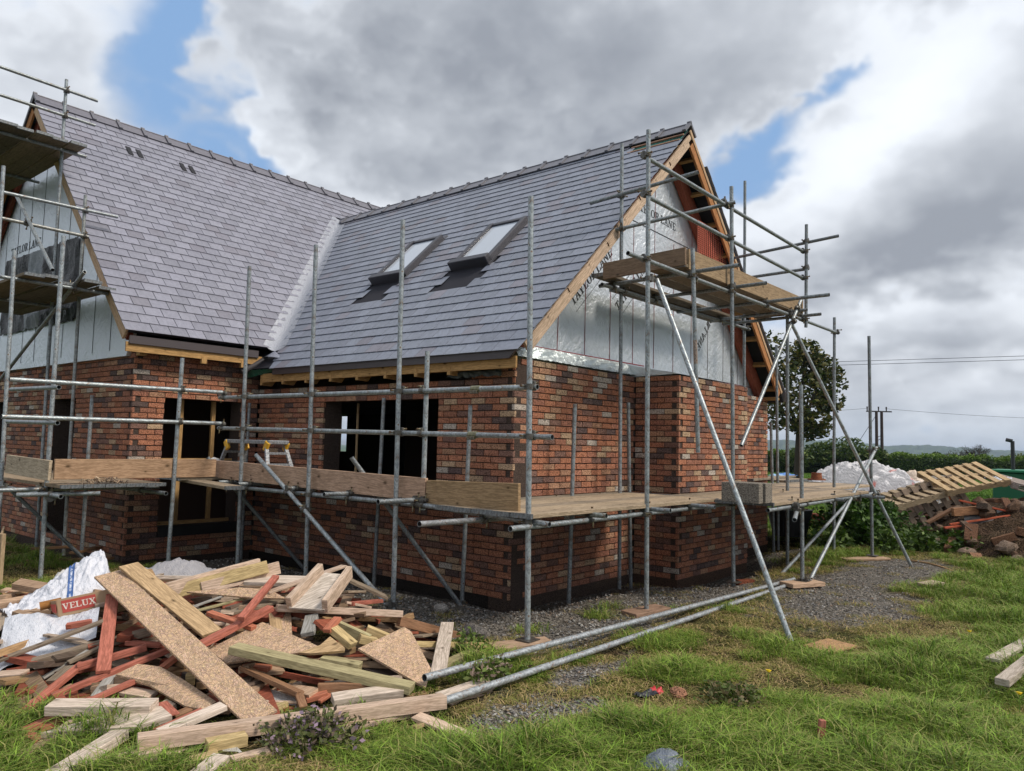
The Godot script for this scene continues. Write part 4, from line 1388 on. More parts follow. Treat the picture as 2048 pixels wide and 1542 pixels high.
	bar(sc, "standard", Vector3(6.246, -0.02, 2.1), Vector3(6.2, 3.565, 2.1), 0.7)
	bar(sc, "standard", Vector3(4.69, 0.0, 1.35), Vector3(4.718, 3.826, 1.35), 0.75)
	bar(sc, "standard", Vector3(3.142, 0.0, 2.1), Vector3(3.119, 2.552, 2.1), 0.88)
	bar(sc, "standard", Vector3(6.91, -0.1, 0.3), Vector3(6.78, 2.219, 0.3), 0.8)
	bar(sc, "standard", Vector3(7.12, -0.05, 0.3), Vector3(7.047, 3.639, 0.3), 0.8)
	bar(sc, "guard_rail", Vector3(0.28, 4.783, 1.45), Vector3(5.1, 4.788, 1.45), 0.9)
	bar(sc, "guard_rail", Vector3(0.28, 4.369, 1.45), Vector3(5.1, 4.369, 1.45), 0.9)
	bar(sc, "guard_rail", Vector3(1.64, 4.927, -0.14), Vector3(1.64, 5.018, 1.407), 0.7)
	bar(sc, "guard_rail", Vector3(1.64, 4.5, 0.2), Vector3(2.35, 4.812, 1.56), 0.85)
	bar(sc, "guard_rail", Vector3(5.2, 4.86, 0.2), Vector3(5.2, 4.974, 1.95), 0.6)
	bar(sc, "guard_rail", Vector3(5.2, 4.5, 0.25), Vector3(5.2, 4.53, 1.5), 0.65)
	bar(sc, "ledger", Vector3(0.0, 3.677, 1.45), Vector3(6.7, 3.735, 1.45), 0.9)
	bar(sc, "ledger", Vector3(1.2, 3.7, 0.35), Vector3(5.7, 3.74, 0.35), 0.6)
	for q in [[1.45, 0.15, 2.0], [2.5, 0.15, 1.9], [3.62, 0.1, 2.3], [4.55, 0.2, 1.7], [5.0, 0.2, 1.75]]:
		bar(sc, "transom", Vector3(q[0], 3.745, q[1]), Vector3(q[0], 3.77, q[2]), 0.7)
	bar(sc, "brace", Vector3(0.1, 0.03, 3.08), Vector3(0.414, 3.471, 1.55), 1.15)
	bar(sc, "brace", Vector3(5.99, 0.0, 2.737), Vector3(4.305, 3.566, 1.55), 1.1)
	bar(sc, "brace", Vector3(2.55, 1.77, 1.56), Vector3(4.7, 3.96, 1.56), 0.95)
	bar(sc, "brace", Vector3(6.323, 1.809, 2.16), Vector3(3.23, 0.12, 2.16), 1.0)
	bar(sc, "brace", Vector3(6.864, 0.934, 1.6), Vector3(3.9, 0.04, 1.55), 0.95)
	bar(sc, "ledger", Vector3(-1.752, 1.028, 1.45), Vector3(4.2, 1.06, 1.45), 1.0)
	bar(sc, "ledger", Vector3(1.9, 1.05, 2.15), Vector3(6.3, 1.1, 2.15), 1.05)
	bar(sc, "ledger", Vector3(-0.2, 1.04, 0.25), Vector3(7.3, 1.04, 0.25), 0.8)
	for q in [[-0.62, 1.64], [0.44, 1.72], [1.34, 1.78], [2.6, 2.25], [4.2, 2.3], [5.4, 2.5]]:
		bar(sc, "transom", Vector3(q[0], 1.082, 0.12), Vector3(q[0], 1.085, q[1]), 0.9, Color(1, 0.96, 0.84) if q[0] < 0 else Color.WHITE)
	bar(sc, "transom", Vector3(1.75, 0.98, 2.5), Vector3(3.15, 1.0, 2.04), 0.9)
	bar(sc, "ledger", Vector3(6.2, 1.05, 2.15), Vector3(7.3, 1.05, 1.9), 0.9)
	clamp_up(sc)
	for k in 6:
		var z := 0.26 + 0.226 * k
		deck(sc, Vector3(-1.57 + 0.02 * (k % 2) + (0.5 if k == 0 else 0.0), 1.118, z), Vector3(2.0, 1.118, z), true, 1.05)
		if z < 0.6 or true:
			deck(sc, Vector3(2.01 if z > 0.78 else 4.9, 1.116, z), Vector3(5.9, 1.118, z), true, 1.0)
		deck(sc, Vector3(5.92, 1.12, z), Vector3(8.6, 1.12, z), true, 1.1)
	for k in 3:
		deck(sc, Vector3(1.92 + 0.03 * k, 1.11, 1.62 + 0.226 * k), Vector3(5.8, 1.13, 1.62 + 0.226 * k), true, 1.05)
	for k in 6:
		deck(sc, Vector3(7.6 + 0.24 * k, 1.162, 0.3), Vector3(7.6 + 0.24 * k, 1.16, -3.4), true, 1.1)
	deck(sc, Vector3(6.4, 1.2, 0.02), Vector3(9.4, 1.2, -0.3), true, 1.15)
	for k in 5:
		if k == 1:
			continue
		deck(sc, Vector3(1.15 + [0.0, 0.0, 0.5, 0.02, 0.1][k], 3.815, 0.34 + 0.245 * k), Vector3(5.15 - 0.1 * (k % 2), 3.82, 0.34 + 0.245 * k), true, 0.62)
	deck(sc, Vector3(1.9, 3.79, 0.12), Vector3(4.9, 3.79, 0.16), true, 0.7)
	toe_board(sc, Vector3(1.1, 3.83, 0.44), Vector3(1.1, 3.865, 1.53), 0.2, lin(142, 118, 98))
	toe_board(sc, Vector3(1.36, 3.9, 1.42), Vector3(5.15, 3.95, 1.42), 0.24, lin(172, 148, 118))
	for q in [Vector3(-1.5, 0.0, 1.457), Vector3(0.368, 0.0, 1.5), Vector3(2.468, 0.0, 1.5), Vector3(3.142, 0.0, 2.1), Vector3(6.246, 0.0, 2.1)]:
		var s := Shape.new()
		s.box(Transform3D(), Vector3(0.15, 0.008, 0.15), 0.0, lin(110, 104, 98))
		var o := obj("base_plate", s.done(), M.steel, sc)
		o.position = Vector3(q.x, ground(q.x, q.z) + 0.052, q.z)


func lump(s: Shape, at: Vector3, size: Vector3, col: Color, seed_: int) -> void:
	var r := RandomNumberGenerator.new()
	r.seed = seed_
	var pts := []
	for k in 9:
		pts.append(Vector3(r.randf_range(-1, 1), r.randf_range(-1, 1), r.randf_range(-1, 1)).normalized() * r.randf_range(0.8, 1.0))
	# cut a ball by random planes: broken faces
	var planes := []
	for p in pts:
		planes.append([p.normalized(), r.randf_range(0.55, 0.8)])
	var rings := 7
	var seg := 9
	var g := []
	for i in rings + 1:
		var row := []
		for j in seg:
			var d := Vector3(sin(PI * i / rings) * cos(TAU * j / seg), cos(PI * i / rings), sin(PI * i / rings) * sin(TAU * j / seg))
			var l := 1.0
			for p in planes:
				var k: float = d.dot(p[0])
				if k > 0.05:
					l = minf(l, p[1] / k)
			row.append(at + d * l * size)
		g.append(row)
	for i in rings:
		for j in seg:
			s.quad(g[i][j], g[i][(j + 1) % seg], g[i + 1][(j + 1) % seg], g[i + 1][j], col, (g[i][j] + g[i + 1][j]) * 0.5 - at)


func stone(called: String, label: String, category: String, at: Vector3, size: Vector3, col: Color, group := "") -> void:
	var s := Shape.new()
	lump(s, Vector3.ZERO, size, col, rng.randi())
	var o := obj(called, s.done(), M.stone)
	o.position = at
	o.rotation.y = rng.randf() * TAU
	tag(o, label, category, group)


func loose(called: String, label: String, category: String, a: Vector3, b: Vector3, wide: float, thick: float, col: Color, mat: Material = null, group := "") -> MeshInstance3D:
	var o := beam(self, called, a, b, wide, thick, col, Vector3.UP, mat)
	tag(o, label, category, group)
	return o


# A pallet lying in its own axes: x along the slats' row, z along each slat.
func pallet(label: String, t: Transform3D, col: Color, group := "pallets dumped on the rubble heap") -> void:
	var p := thing("pallet", label, "pallet", t.origin, group)
	p.basis = t.basis
	for k in 7:
		beam(p, "slat", Vector3(-0.55 + k * 0.183, 0.065, -0.5 + rng.randf_range(-0.01, 0.01)), Vector3(-0.55 + k * 0.183, 0.065, 0.5), 0.1, 0.02, col * rng.randf_range(0.85, 1.1), Vector3.UP, null, 0.0)
	for k in 3:
		beam(p, "bearer", Vector3(-0.6, 0.01, -0.46 + k * 0.46), Vector3(0.6, 0.01, -0.46 + k * 0.46), 0.08, 0.09, col * 0.8, Vector3.UP, null, 0.0)
	for k in 3:
		beam(p, "bottom_slat", Vector3(-0.5 + k * 0.5, -0.045, -0.5), Vector3(-0.5 + k * 0.5, -0.045, 0.5), 0.1, 0.02, col * 0.9, Vector3.UP, null, 0.0)


func leafy(called: String, label: String, category: String, at: Vector3, size: Vector3, count: int, leaf: float, cols: Array, group := "") -> void:
	var p := thing(called, label, category, at, group)
	var st := Shape.new()
	var s := Shape.new()
	for i in int(count / 14):
		var d := Vector3(rng.randfn() * 0.45, 0, rng.randfn() * 0.45)
		var top := Vector3(d.x * size.x, size.y * rng.randf_range(0.55, 1.1) * (1.0 - 0.35 * minf(1.0, d.length())), d.z * size.z)
		var foot := Vector3(d.x * size.x * 0.7, 0, d.z * size.z * 0.7)
		st.tube(foot, top, 0.005, 0.003, 4, (cols[0] as Color) * 0.8, 0.0, false)
		for k in 14:
			var q := foot.lerp(top, pow(rng.randf(), 0.6)) + Vector3(rng.randfn(), rng.randfn() * 0.4, rng.randfn()) * leaf * 1.1
			q.y = maxf(q.y, 0.01)
			leaf_quad(s, q, leaf * rng.randf_range(0.6, 1.3), (cols[rng.randi() % cols.size()] as Color) * rng.randf_range(0.7, 1.2), 0.6)
	obj("stems", st.done(), M.leaf, p)
	obj("leaves", s.done(), M.leaf, p)


func build_things() -> void:
	var gy := func(x: float, z: float) -> float: return ground(x, z)
	# the two loose tubes on the ground
	for q in [["upper of two loose scaffold tubes lying from the heap across the grass", Vector3(-3.0, 0.19, 1.8), Vector3(3.44, 0.075, 1.89)], ["lower loose scaffold tube lying in the grass, patched with rust", Vector3(-3.21, 0.12, 2.055), Vector3(3.2, 0.07, 1.98)]]:
		var s := Shape.new()
		var l: float = (q[2] - q[1]).length()
		s.tube(Vector3(0, -l / 2, 0), Vector3(0, l / 2, 0), 0.02415, 0.02415, 16, lin(188, 194, 198), 0.0205)
		var o := obj("loose_tube", s.done(), M.steel)
		var y: Vector3 = (q[2] - q[1]).normalized()
		var x := y.cross(Vector3.UP).normalized()
		o.transform = Transform3D(Basis(x, y, x.cross(y)), (q[1] + q[2]) / 2)
		tag(o, q[0], "scaffold tube", "loose tubes on the grass")
	# aluminium work platform on the deck at the inner corner
	var hop := thing("work_platform", "aluminium folding step platform with yellow hinges standing on the walkway", "step platform", Vector3(-1.05, 1.222, -3.5))
	var alu := lin(176, 180, 186)
	var hs := Shape.new()
	hs.box(Transform3D(Basis(), Vector3(0, 0.44, 0)), Vector3(0.3, 0.05, 1.06), 0.008, alu)
	obj("tread", hs.done(), M.steel, hop)
	for sz in [-1.0, 1.0]:
		for sx in [-1.0, 1.0]:
			beam(hop, "leg", Vector3(0.13 * sx, 0.42, 0.45 * sz), Vector3(0.19 * sx, 0.0, 0.62 * sz), 0.03, 0.05, alu, Vector3.RIGHT, M.steel)
			var ys := Shape.new()
			ys.box(Transform3D(Basis(Vector3.RIGHT, 0.5 * sz), Vector3(0.14 * sx, 0.39, 0.47 * sz)), Vector3(0.045, 0.13, 0.08), 0.01, lin(220, 168, 44))
			obj("hinge", ys.done(), M.paint, hop)
		beam(hop, "rung", Vector3(-0.17, 0.16, 0.555 * sz), Vector3(0.17, 0.16, 0.555 * sz), 0.03, 0.03, alu, Vector3.UP, M.steel)
		beam(hop, "rung", Vector3(-0.15, 0.3, 0.5 * sz), Vector3(0.15, 0.3, 0.5 * sz), 0.03, 0.03, alu, Vector3.UP, M.steel)
	var bs := sheet("rubble_sack", 16, 12, func(u, v): return Vector3(-1.2 + cos(u * TAU) * sin(v * PI) * 0.1, 1.32 - cos(v * PI) * -0.11 + noise.get_noise_2d(u * 9.0, v * 9.0) * 0.03, -4.25 + sin(u * TAU) * sin(v * PI) * 0.1), func(_u, _v): return lin(222, 218, 214), M.film)
	tag(bs, "small crumpled white bag left on the walkway by the step platform", "bag")
	# shavings on the left deck
	var sh := Shape.new()
	for i in 130:
		var p := Vector3(-2.95 + rng.randfn() * 0.11 + rng.randf() * 0.25, 1.152 + absf(rng.randfn()) * 0.02, -3.69 + rng.randfn() * 0.025)
		sh.box(Transform3D(Basis.from_euler(Vector3(rng.randf() * 6, rng.randf() * 6, rng.randf() * 6)), p + Vector3(0, 0.03 * exp(-pow((p.x + 2.85) * 7.0, 2.0)), 0)), Vector3(rng.randf_range(0.02, 0.07), 0.004, 0.012), 0.0, [lin(150, 128, 108), lin(110, 96, 86), lin(180, 160, 136)][rng.randi() % 3])
	tag(obj("wood_shavings", sh.done(), M.plain), "small pile of wood shavings by the toe board on the left walkway", "", "", "stuff")
	# concrete blocks on the low deck
	for k in 3:
		loose("concrete_block", ["front", "middle", "rear"][k] + " of three grey concrete blocks on edge by the leaning tube", "concrete block", Vector3(1.60 + 0.135 * k, 1.248, 1.76 - 0.01 * k), Vector3(1.58 + 0.135 * k, 1.248, 2.2 + 0.02 * (k % 2)), 0.1, 0.215, lin(158, 150, 140), M.stone, "blocks stacked on the deck")
	# upturned clay pot, blue sheet and boards on the far deck
	var pot := Shape.new()
	pot.tube(Vector3(0, 0.0, 0), Vector3(0, 0.025, 0), 0.165, 0.165, 18, lin(168, 110, 84))
	pot.tube(Vector3(0, 0.025, 0), Vector3(0, 0.12, 0), 0.105, 0.092, 18, lin(172, 112, 84))
	pot.tube(Vector3(0, 0.12, 0), Vector3(0, 0.138, 0), 0.097, 0.097, 18, lin(160, 100, 76))
	var po := obj("clay_pot", pot.done(), M.stone)
	po.position = Vector3(8.42, 1.182, 0.55)
	tag(po, "upturned terracotta cap standing at the far end of the deck", "pot")
	tag(sheet("blue_sheet", 16, 8, func(u, v): return Vector3(8.95 + u * 0.7, 1.2 + sin(u * 3.1) * 0.05 * sin(v * 3.1) + absf(noise.get_noise_2d(u * 8.0, v * 8.0)) * 0.06, -0.62 + v * 0.3 + u * 0.1), func(u, _v): return lin(70, 120, 190) if u > 0.3 else lin(150, 186, 222), M.film), "small heap of blue plastic sheet at the house corner on the deck", "plastic sheet")
	# plants, pads and stones about the ground
	var pad := lin(196, 166, 142)
	loose("sole_board", "wooden pad under the front corner scaffold pole", "board", Vector3(-1.8, gy.call(-1.6, 1.5) + 0.015, 1.33), Vector3(-1.36, gy.call(-1.4, 1.5) + 0.03, 1.58), 0.2, 0.038, pad)
	loose("sole_board", "wooden pad under the pole in front of the foil gable", "board", Vector3(0.12, gy.call(0.3, 1.5) + 0.03, 1.44), Vector3(0.6, gy.call(0.5, 1.5) + 0.03, 1.56), 0.22, 0.04, lin(168, 138, 118))
	loose("sole_board", "pale square wooden pad under the pole beside the leaning tube", "board", Vector3(2.86, gy.call(3.0, 2.1) + 0.04, 2.0), Vector3(3.3, gy.call(3.1, 2.1) + 0.04, 2.24), 0.24, 0.05, lin(214, 182, 156))
	loose("plank", "short plank lying on the ground beneath the far right pole", "plank", Vector3(5.75, gy.call(5.7, 1.8) + 0.03, 1.8), Vector3(6.3, gy.call(6.2, 2.1) + 0.03, 2.3), 0.2, 0.03, lin(198, 168, 140))
	var q := Vector3(0.18, gy.call(0.18, 3.35) + 0.03, 3.35)
	loose("strand_board", "square strand board pad lying in the grass by the leaning tube foot", "board", q + Vector3(-0.17, 0.0, -0.05), q + Vector3(0.17, 0.015, 0.05), 0.27, 0.018, lin(206, 178, 146), M.osb)
	q = Vector3(4.08, gy.call(4.08, 3.3) + 0.04, 3.33)
	loose("strand_board", "small scrap of board in the grass beyond the last brace", "board", q + Vector3(-0.1, 0, -0.06), q + Vector3(0.12, 0.02, 0.07), 0.18, 0.04, lin(206, 186, 166))
	loose("brick", "single red brick lying on the ground by the bay wall", "brick", Vector3(2.76, gy.call(2.8, 1.4) + 0.04, 1.42), Vector3(2.95, gy.call(2.8, 1.4) + 0.045, 1.54), 0.1025, 0.065, lin(150, 88, 66), M.brick)
	loose("plank", "pale weathered plank half sunk in grass at the right edge", "plank", Vector3(0.42, gy.call(0.5, 4.5) + 0.1, 4.48), Vector3(1.5, gy.call(1.2, 4.6) + 0.1, 4.62), 0.1, 0.03, lin(212, 200, 186))
	loose("plank", "second weathered plank end at the right edge, nearer the camera", "plank", Vector3(-0.22, gy.call(0, 4.6) + 0.09, 4.62), Vector3(0.6, gy.call(0, 4.6) + 0.12, 4.72), 0.09, 0.05, lin(196, 184, 172))
	loose("stake", "short wooden peg standing upright in the foreground grass", "peg", Vector3(-1.99, gy.call(-1.99, 3.97) - 0.02, 3.97), Vector3(-1.98, gy.call(-1.99, 3.97) + 0.15, 3.98), 0.03, 0.035, lin(186, 120, 104))
	stone("stone", "orange brown stone lying on bare soil in the grass", "stone", Vector3(-1.83, gy.call(-1.83, 3.0) + 0.02, 3.0), Vector3(0.07, 0.045, 0.05), lin(190, 140, 112))
	stone("stone", "flat grey pink stone half sunk in the foreground grass", "stone", Vector3(-1.45, gy.call(-1.45, 3.78) + 0.01, 3.78), Vector3(0.11, 0.04, 0.07), lin(160, 140, 130))
	stone("stone", "pale stone at the foot of the eave wall by the grass tuft", "stone", Vector3(-1.15, gy.call(-1.15, 0.1) + 0.04, 0.1), Vector3(0.1, 0.07, 0.08), lin(176, 170, 164))
	stone("stone", "flat grey block lying between the heap and the corner pole", "stone", Vector3(-1.6, gy.call(-1.6, 0.9) + 0.05, 0.95), Vector3(0.2, 0.09, 0.14), lin(140, 134, 128))
	var rag := sheet("rag", 16, 10, func(u, v): return Vector3(-2.02 + u * 0.2, gy.call(-1.95, 2.83) + 0.015 + absf(noise.get_noise_2d(u * 12.0, v * 9.0)) * 0.06, 2.76 + v * 0.09 + u * 0.05), func(u, _v): return lin(46, 46, 50) if u < 0.72 else lin(190, 50, 56), M.film)
	tag(rag, "dirty black and red work glove lying in the grass", "glove")
	var bp := sheet("plastic_sheeting", 20, 16, func(u, v): return Vector3(-3.08 + u * 0.3, gy.call(-2.95, 3.45) + 0.02 + sin(u * PI) * sin(v * PI) * 0.1 + absf(noise.get_noise_2d(u * 9.0, v * 9.0)) * 0.04, 3.35 + v * 0.3), func(_u, _v): return lin(104, 112, 124), M.film)
	tag(bp, "blue grey plastic scrap at the bottom edge of the view", "plastic sheet")
	var hose := Shape.new()
	for k in 14:
		var f := func(t: float) -> Vector3: return Vector3(9.4 - 1.1 * t, 0.04 + 0.03 * sin(t * 9.0), 3.2 + 0.75 * t + 0.12 * sin(t * 7.0))
		hose.tube(f.call(k / 14.0), f.call((k + 1) / 14.0), 0.025, 0.025, 6, lin(80, 190, 178), 0.0, false)
	tag(obj("hose", hose.done(), M.paint), "turquoise hose lying in the grass before the rubble heap", "hose")
	var stick := Shape.new()
	for k in 8:
		var f := func(t: float) -> Vector3: return Vector3(6.75 - 0.7 * t, 0.06 + 0.03 * sin(t * PI), 2.25 + 1.05 * t + 0.08 * sin(t * 4.0))
		stick.tube(f.call(k / 8.0), f.call((k + 1) / 8.0), 0.013, 0.013, 6, lin(190, 154, 112), 0.0, false)
	tag(obj("cut_lath", stick.done(), M.wood1), "bent pale lath lying in the grass beyond the right poles", "lath")
	# timber crate at the left edge
	var crate := thing("crate", "weathered timber crate with open slats at the left edge of the view", "crate", Vector3(-3.78, 0.02, -3.86))
	var grey := lin(190, 166, 136)
	for k in [0.02, -0.55]:
		beam(crate, "post", Vector3(0.0 + k, 0, 0.0 + k * 0.4), Vector3(0.0 + k, 0.62, 0.0 + k * 0.4), 0.045, 0.09, grey, Vector3(0.3, 0, 1))
	for y in [0.06, 0.3, 0.56]:
		beam(crate, "slat", Vector3(0.03, y, -0.05), Vector3(-0.8, y, -0.37), 0.02, 0.1, grey * 0.95)
		beam(crate, "slat", Vector3(0.03, y, -0.03), Vector3(0.28, y, -0.8), 0.02, 0.1, grey * 0.85)
	beam(crate, "slat", Vector3(-0.1, 0.72, -0.06), Vector3(-0.8, 0.7, -0.36), 0.02, 0.1, grey)
	tag(sheet("plastic_sheeting", 14, 10, func(u, v): return Vector3(-4.35 + u * 0.5, 0.16 + sin(u * PI) * sin(v * PI) * 0.3 + noise.get_noise_2d(u * 9.0, v * 9.0) * 0.05, -4.35 + v * 0.3 + u * 0.2), func(_u, _v): return lin(186, 192, 206), M.film), "bluish plastic stuffed inside the crate at the left edge", "plastic sheet")
	tag(sheet("plastic_sheeting", 14, 10, func(u, v): return Vector3(-3.45 + u * 0.28, gy.call(-3.3, -3.5) + 0.02 + sin(u * PI) * sin(v * PI) * 0.2 + noise.get_noise_2d(u * 9.0, v * 9.0) * 0.04, -3.5 + v * 0.25), func(_u, _v): return lin(200, 198, 196), M.film), "clear plastic wrap bunched beside the left scaffold pole foot", "plastic sheet")
	for k in 5:
		loose("offcut", ["short board lying in the shade by the left gable wall", "brown board on the dark soil behind the white bag", "narrow board between the left poles", "split board lying under the left walkway", "board scrap near the foot of the tower brace"][k], "board", Vector3([-2.9, -2.6, -3.0, -2.4, -2.7][k], 0.06 + 0.02 * k, [-4.6, -4.9, -5.4, -5.6, -6.2][k]), Vector3([-2.5, -2.1, -2.4, -1.95, -2.2][k], 0.07 + 0.02 * k, [-4.4, -5.1, -5.0, -5.9, -6.0][k]), 0.1, 0.03, lin(150, 116, 86))
	# covered stack beyond the house corner
	var tarp := thing("covered_stack", "stack on pallets under torn white plastic wrap beyond the deck", "covered stack", Vector3(11.9, 0.0, 0.9))
	var dome := func(u: float, v: float, a: Vector3, b: Vector3, high: float, deep: float) -> Vector3:
		var p := a.lerp(b, u)
		var w := sin(v * PI)
		return p + Vector3(-0.6, 0, -0.5).normalized() * deep * (v - 0.5) + Vector3(0, pow(w, 0.6) * high * (0.45 + 0.55 * pow(sin(clampf(u * 0.9 + 0.12, 0, 1) * PI), 0.7)) + noise.get_noise_2d(u * 11.0, v * 9.0) * 0.12 + absf(noise.get_noise_2d(u * 24.0, v * 20.0)) * 0.08, 0)
	sheet("plastic_wrap", 60, 30, func(u, v): return dome.call(u, v, Vector3(-0.9, 0.62, -1.0), Vector3(0.5, 0.55, 0.55), 0.92, 1.2), func(u, v): return lin(196, 196, 202) if noise.get_noise_2d(u * 16.0, v * 12.0) < 0.42 else (lin(90, 94, 102) if u < 0.6 else lin(200, 120, 112)), M.film, tarp)
	sheet("plastic_wrap", 40, 24, func(u, v): return dome.call(u, v, Vector3(0.3, 0.6, -0.1), Vector3(0.95, 0.55, 0.95), 0.72, 0.9), func(u, v): return lin(206, 188, 172) if u < 0.86 else lin(196, 110, 64), M.film, tarp)
	sheet("loose_flap", 16, 6, func(u, v): return Vector3(0.75, 1.22, 0.6).lerp(Vector3(1.15, 1.24, 1.45), u) + Vector3(0, -0.18 * v * (1.0 - u) + 0.05 * sin(u * 5.0), 0), func(_u, _v): return lin(220, 208, 196), M.film, tarp)
	var tb := Shape.new()
	tb.box(Transform3D(Basis(Vector3.UP, -0.85), Vector3(0.1, 0.45, 0.1)), Vector3(1.5, 0.7, 0.8), 0.02, lin(90, 74, 64))
	obj("stacked_goods", tb.done(), M.plain, tarp)
	for k in 6:
		beam(tarp, "slat", Vector3(-0.75, 0.2 + 0.1 * k, -0.35), Vector3(0.45, 0.19 + 0.1 * k, 0.95), 0.1, 0.025, lin(196, 180, 158))
	# bricks and a tub under the far deck
	var pack := thing("brick_pack", "low stack of new red bricks behind the scaffold braces", "brick stack", Vector3(11.0, 0.0, -0.3))
	for k in 4:
		for j in 5:
			beam(pack, "brick", Vector3(-0.3 + 0.0, 0.1 + 0.075 * k, -0.45 + 0.23 * j), Vector3(-0.08, 0.1 + 0.075 * k, -0.45 + 0.23 * j), 0.2, 0.068, lin(164, 92, 72) * rng.randf_range(0.8, 1.15), Vector3.UP, M.brick)
	var tub := Shape.new()
	tub.tube(Vector3(0, 0.12, 0), Vector3(0, 0.62, 0), 0.3, 0.42, 16, lin(40, 40, 42))
	var to := obj("mortar_tub", tub.done(), M.dark)
	to.position = Vector3(8.1, 0.0, 0.15)
	tag(to, "dark mortar tub standing in the shade under the far deck", "tub")
	# heap of rubble and pallets at the right
	build_rubble()
	leafy("bush", "dense dark green nettle bush below the right scaffold poles", "bush", Vector3(8.5, gy.call(8.5, 1.4), 1.35), Vector3(0.95, 0.95, 0.9), 3600, 0.055, [lin(62, 88, 40), lin(78, 104, 46), lin(52, 76, 36)])
	for k in 7:
		var px: float = [7.6, 8.1, 9.0, 9.3, 8.6, 7.4, 9.0][k]
		var pz: float = [2.0, 2.4, 2.6, 3.0, 2.9, 1.2, 2.1][k]
		leafy("weed", ["leafy weed clump in front of the nettle bush", "tall weed between the bush and the rubble", "weed clump rooted in the rubble edge", "weed at the foot of the clay blocks", "low weed before the rubble in the long grass", "weed clump under the deck by the bush", "tall nettle right of the bush under the pallets"][k], "weed", Vector3(px, gy.call(px, pz), pz), Vector3(0.4, 0.42, 0.4), 520, 0.05, [lin(76, 98, 44), lin(92, 112, 52), lin(66, 84, 42)], "weeds round the rubble heap")
	leafy("thistle", "purple flowering dead nettle clump in the foreground by the heap", "weed", Vector3(-3.95, gy.call(-3.95, 1.93), 1.93), Vector3(0.3, 0.2, 0.26), 1300, 0.02, [lin(104, 108, 66), lin(120, 104, 92), lin(88, 96, 58), lin(148, 126, 146)])
	leafy("thistle", "sprawling weed with small leaves between the two loose tubes", "weed", Vector3(-2.5, gy.call(-2.5, 1.95), 1.93), Vector3(0.26, 0.24, 0.14), 420, 0.022, [lin(98, 116, 56), lin(122, 132, 76), lin(140, 120, 110)])
	leafy("thistle", "thin weed by the treated timber right of the heap", "weed", Vector3(-2.12, gy.call(-2.12, 1.3), 1.32), Vector3(0.16, 0.22, 0.14), 220, 0.022, [lin(98, 116, 56), lin(110, 128, 66)])
	leafy("thistle", "low brown leaved weed patch in the middle of the grass", "weed", Vector3(-1.7, gy.call(-1.7, 3.35), 3.35), Vector3(0.3, 0.12, 0.24), 520, 0.02, [lin(92, 96, 58), lin(112, 98, 72), lin(80, 96, 50)])


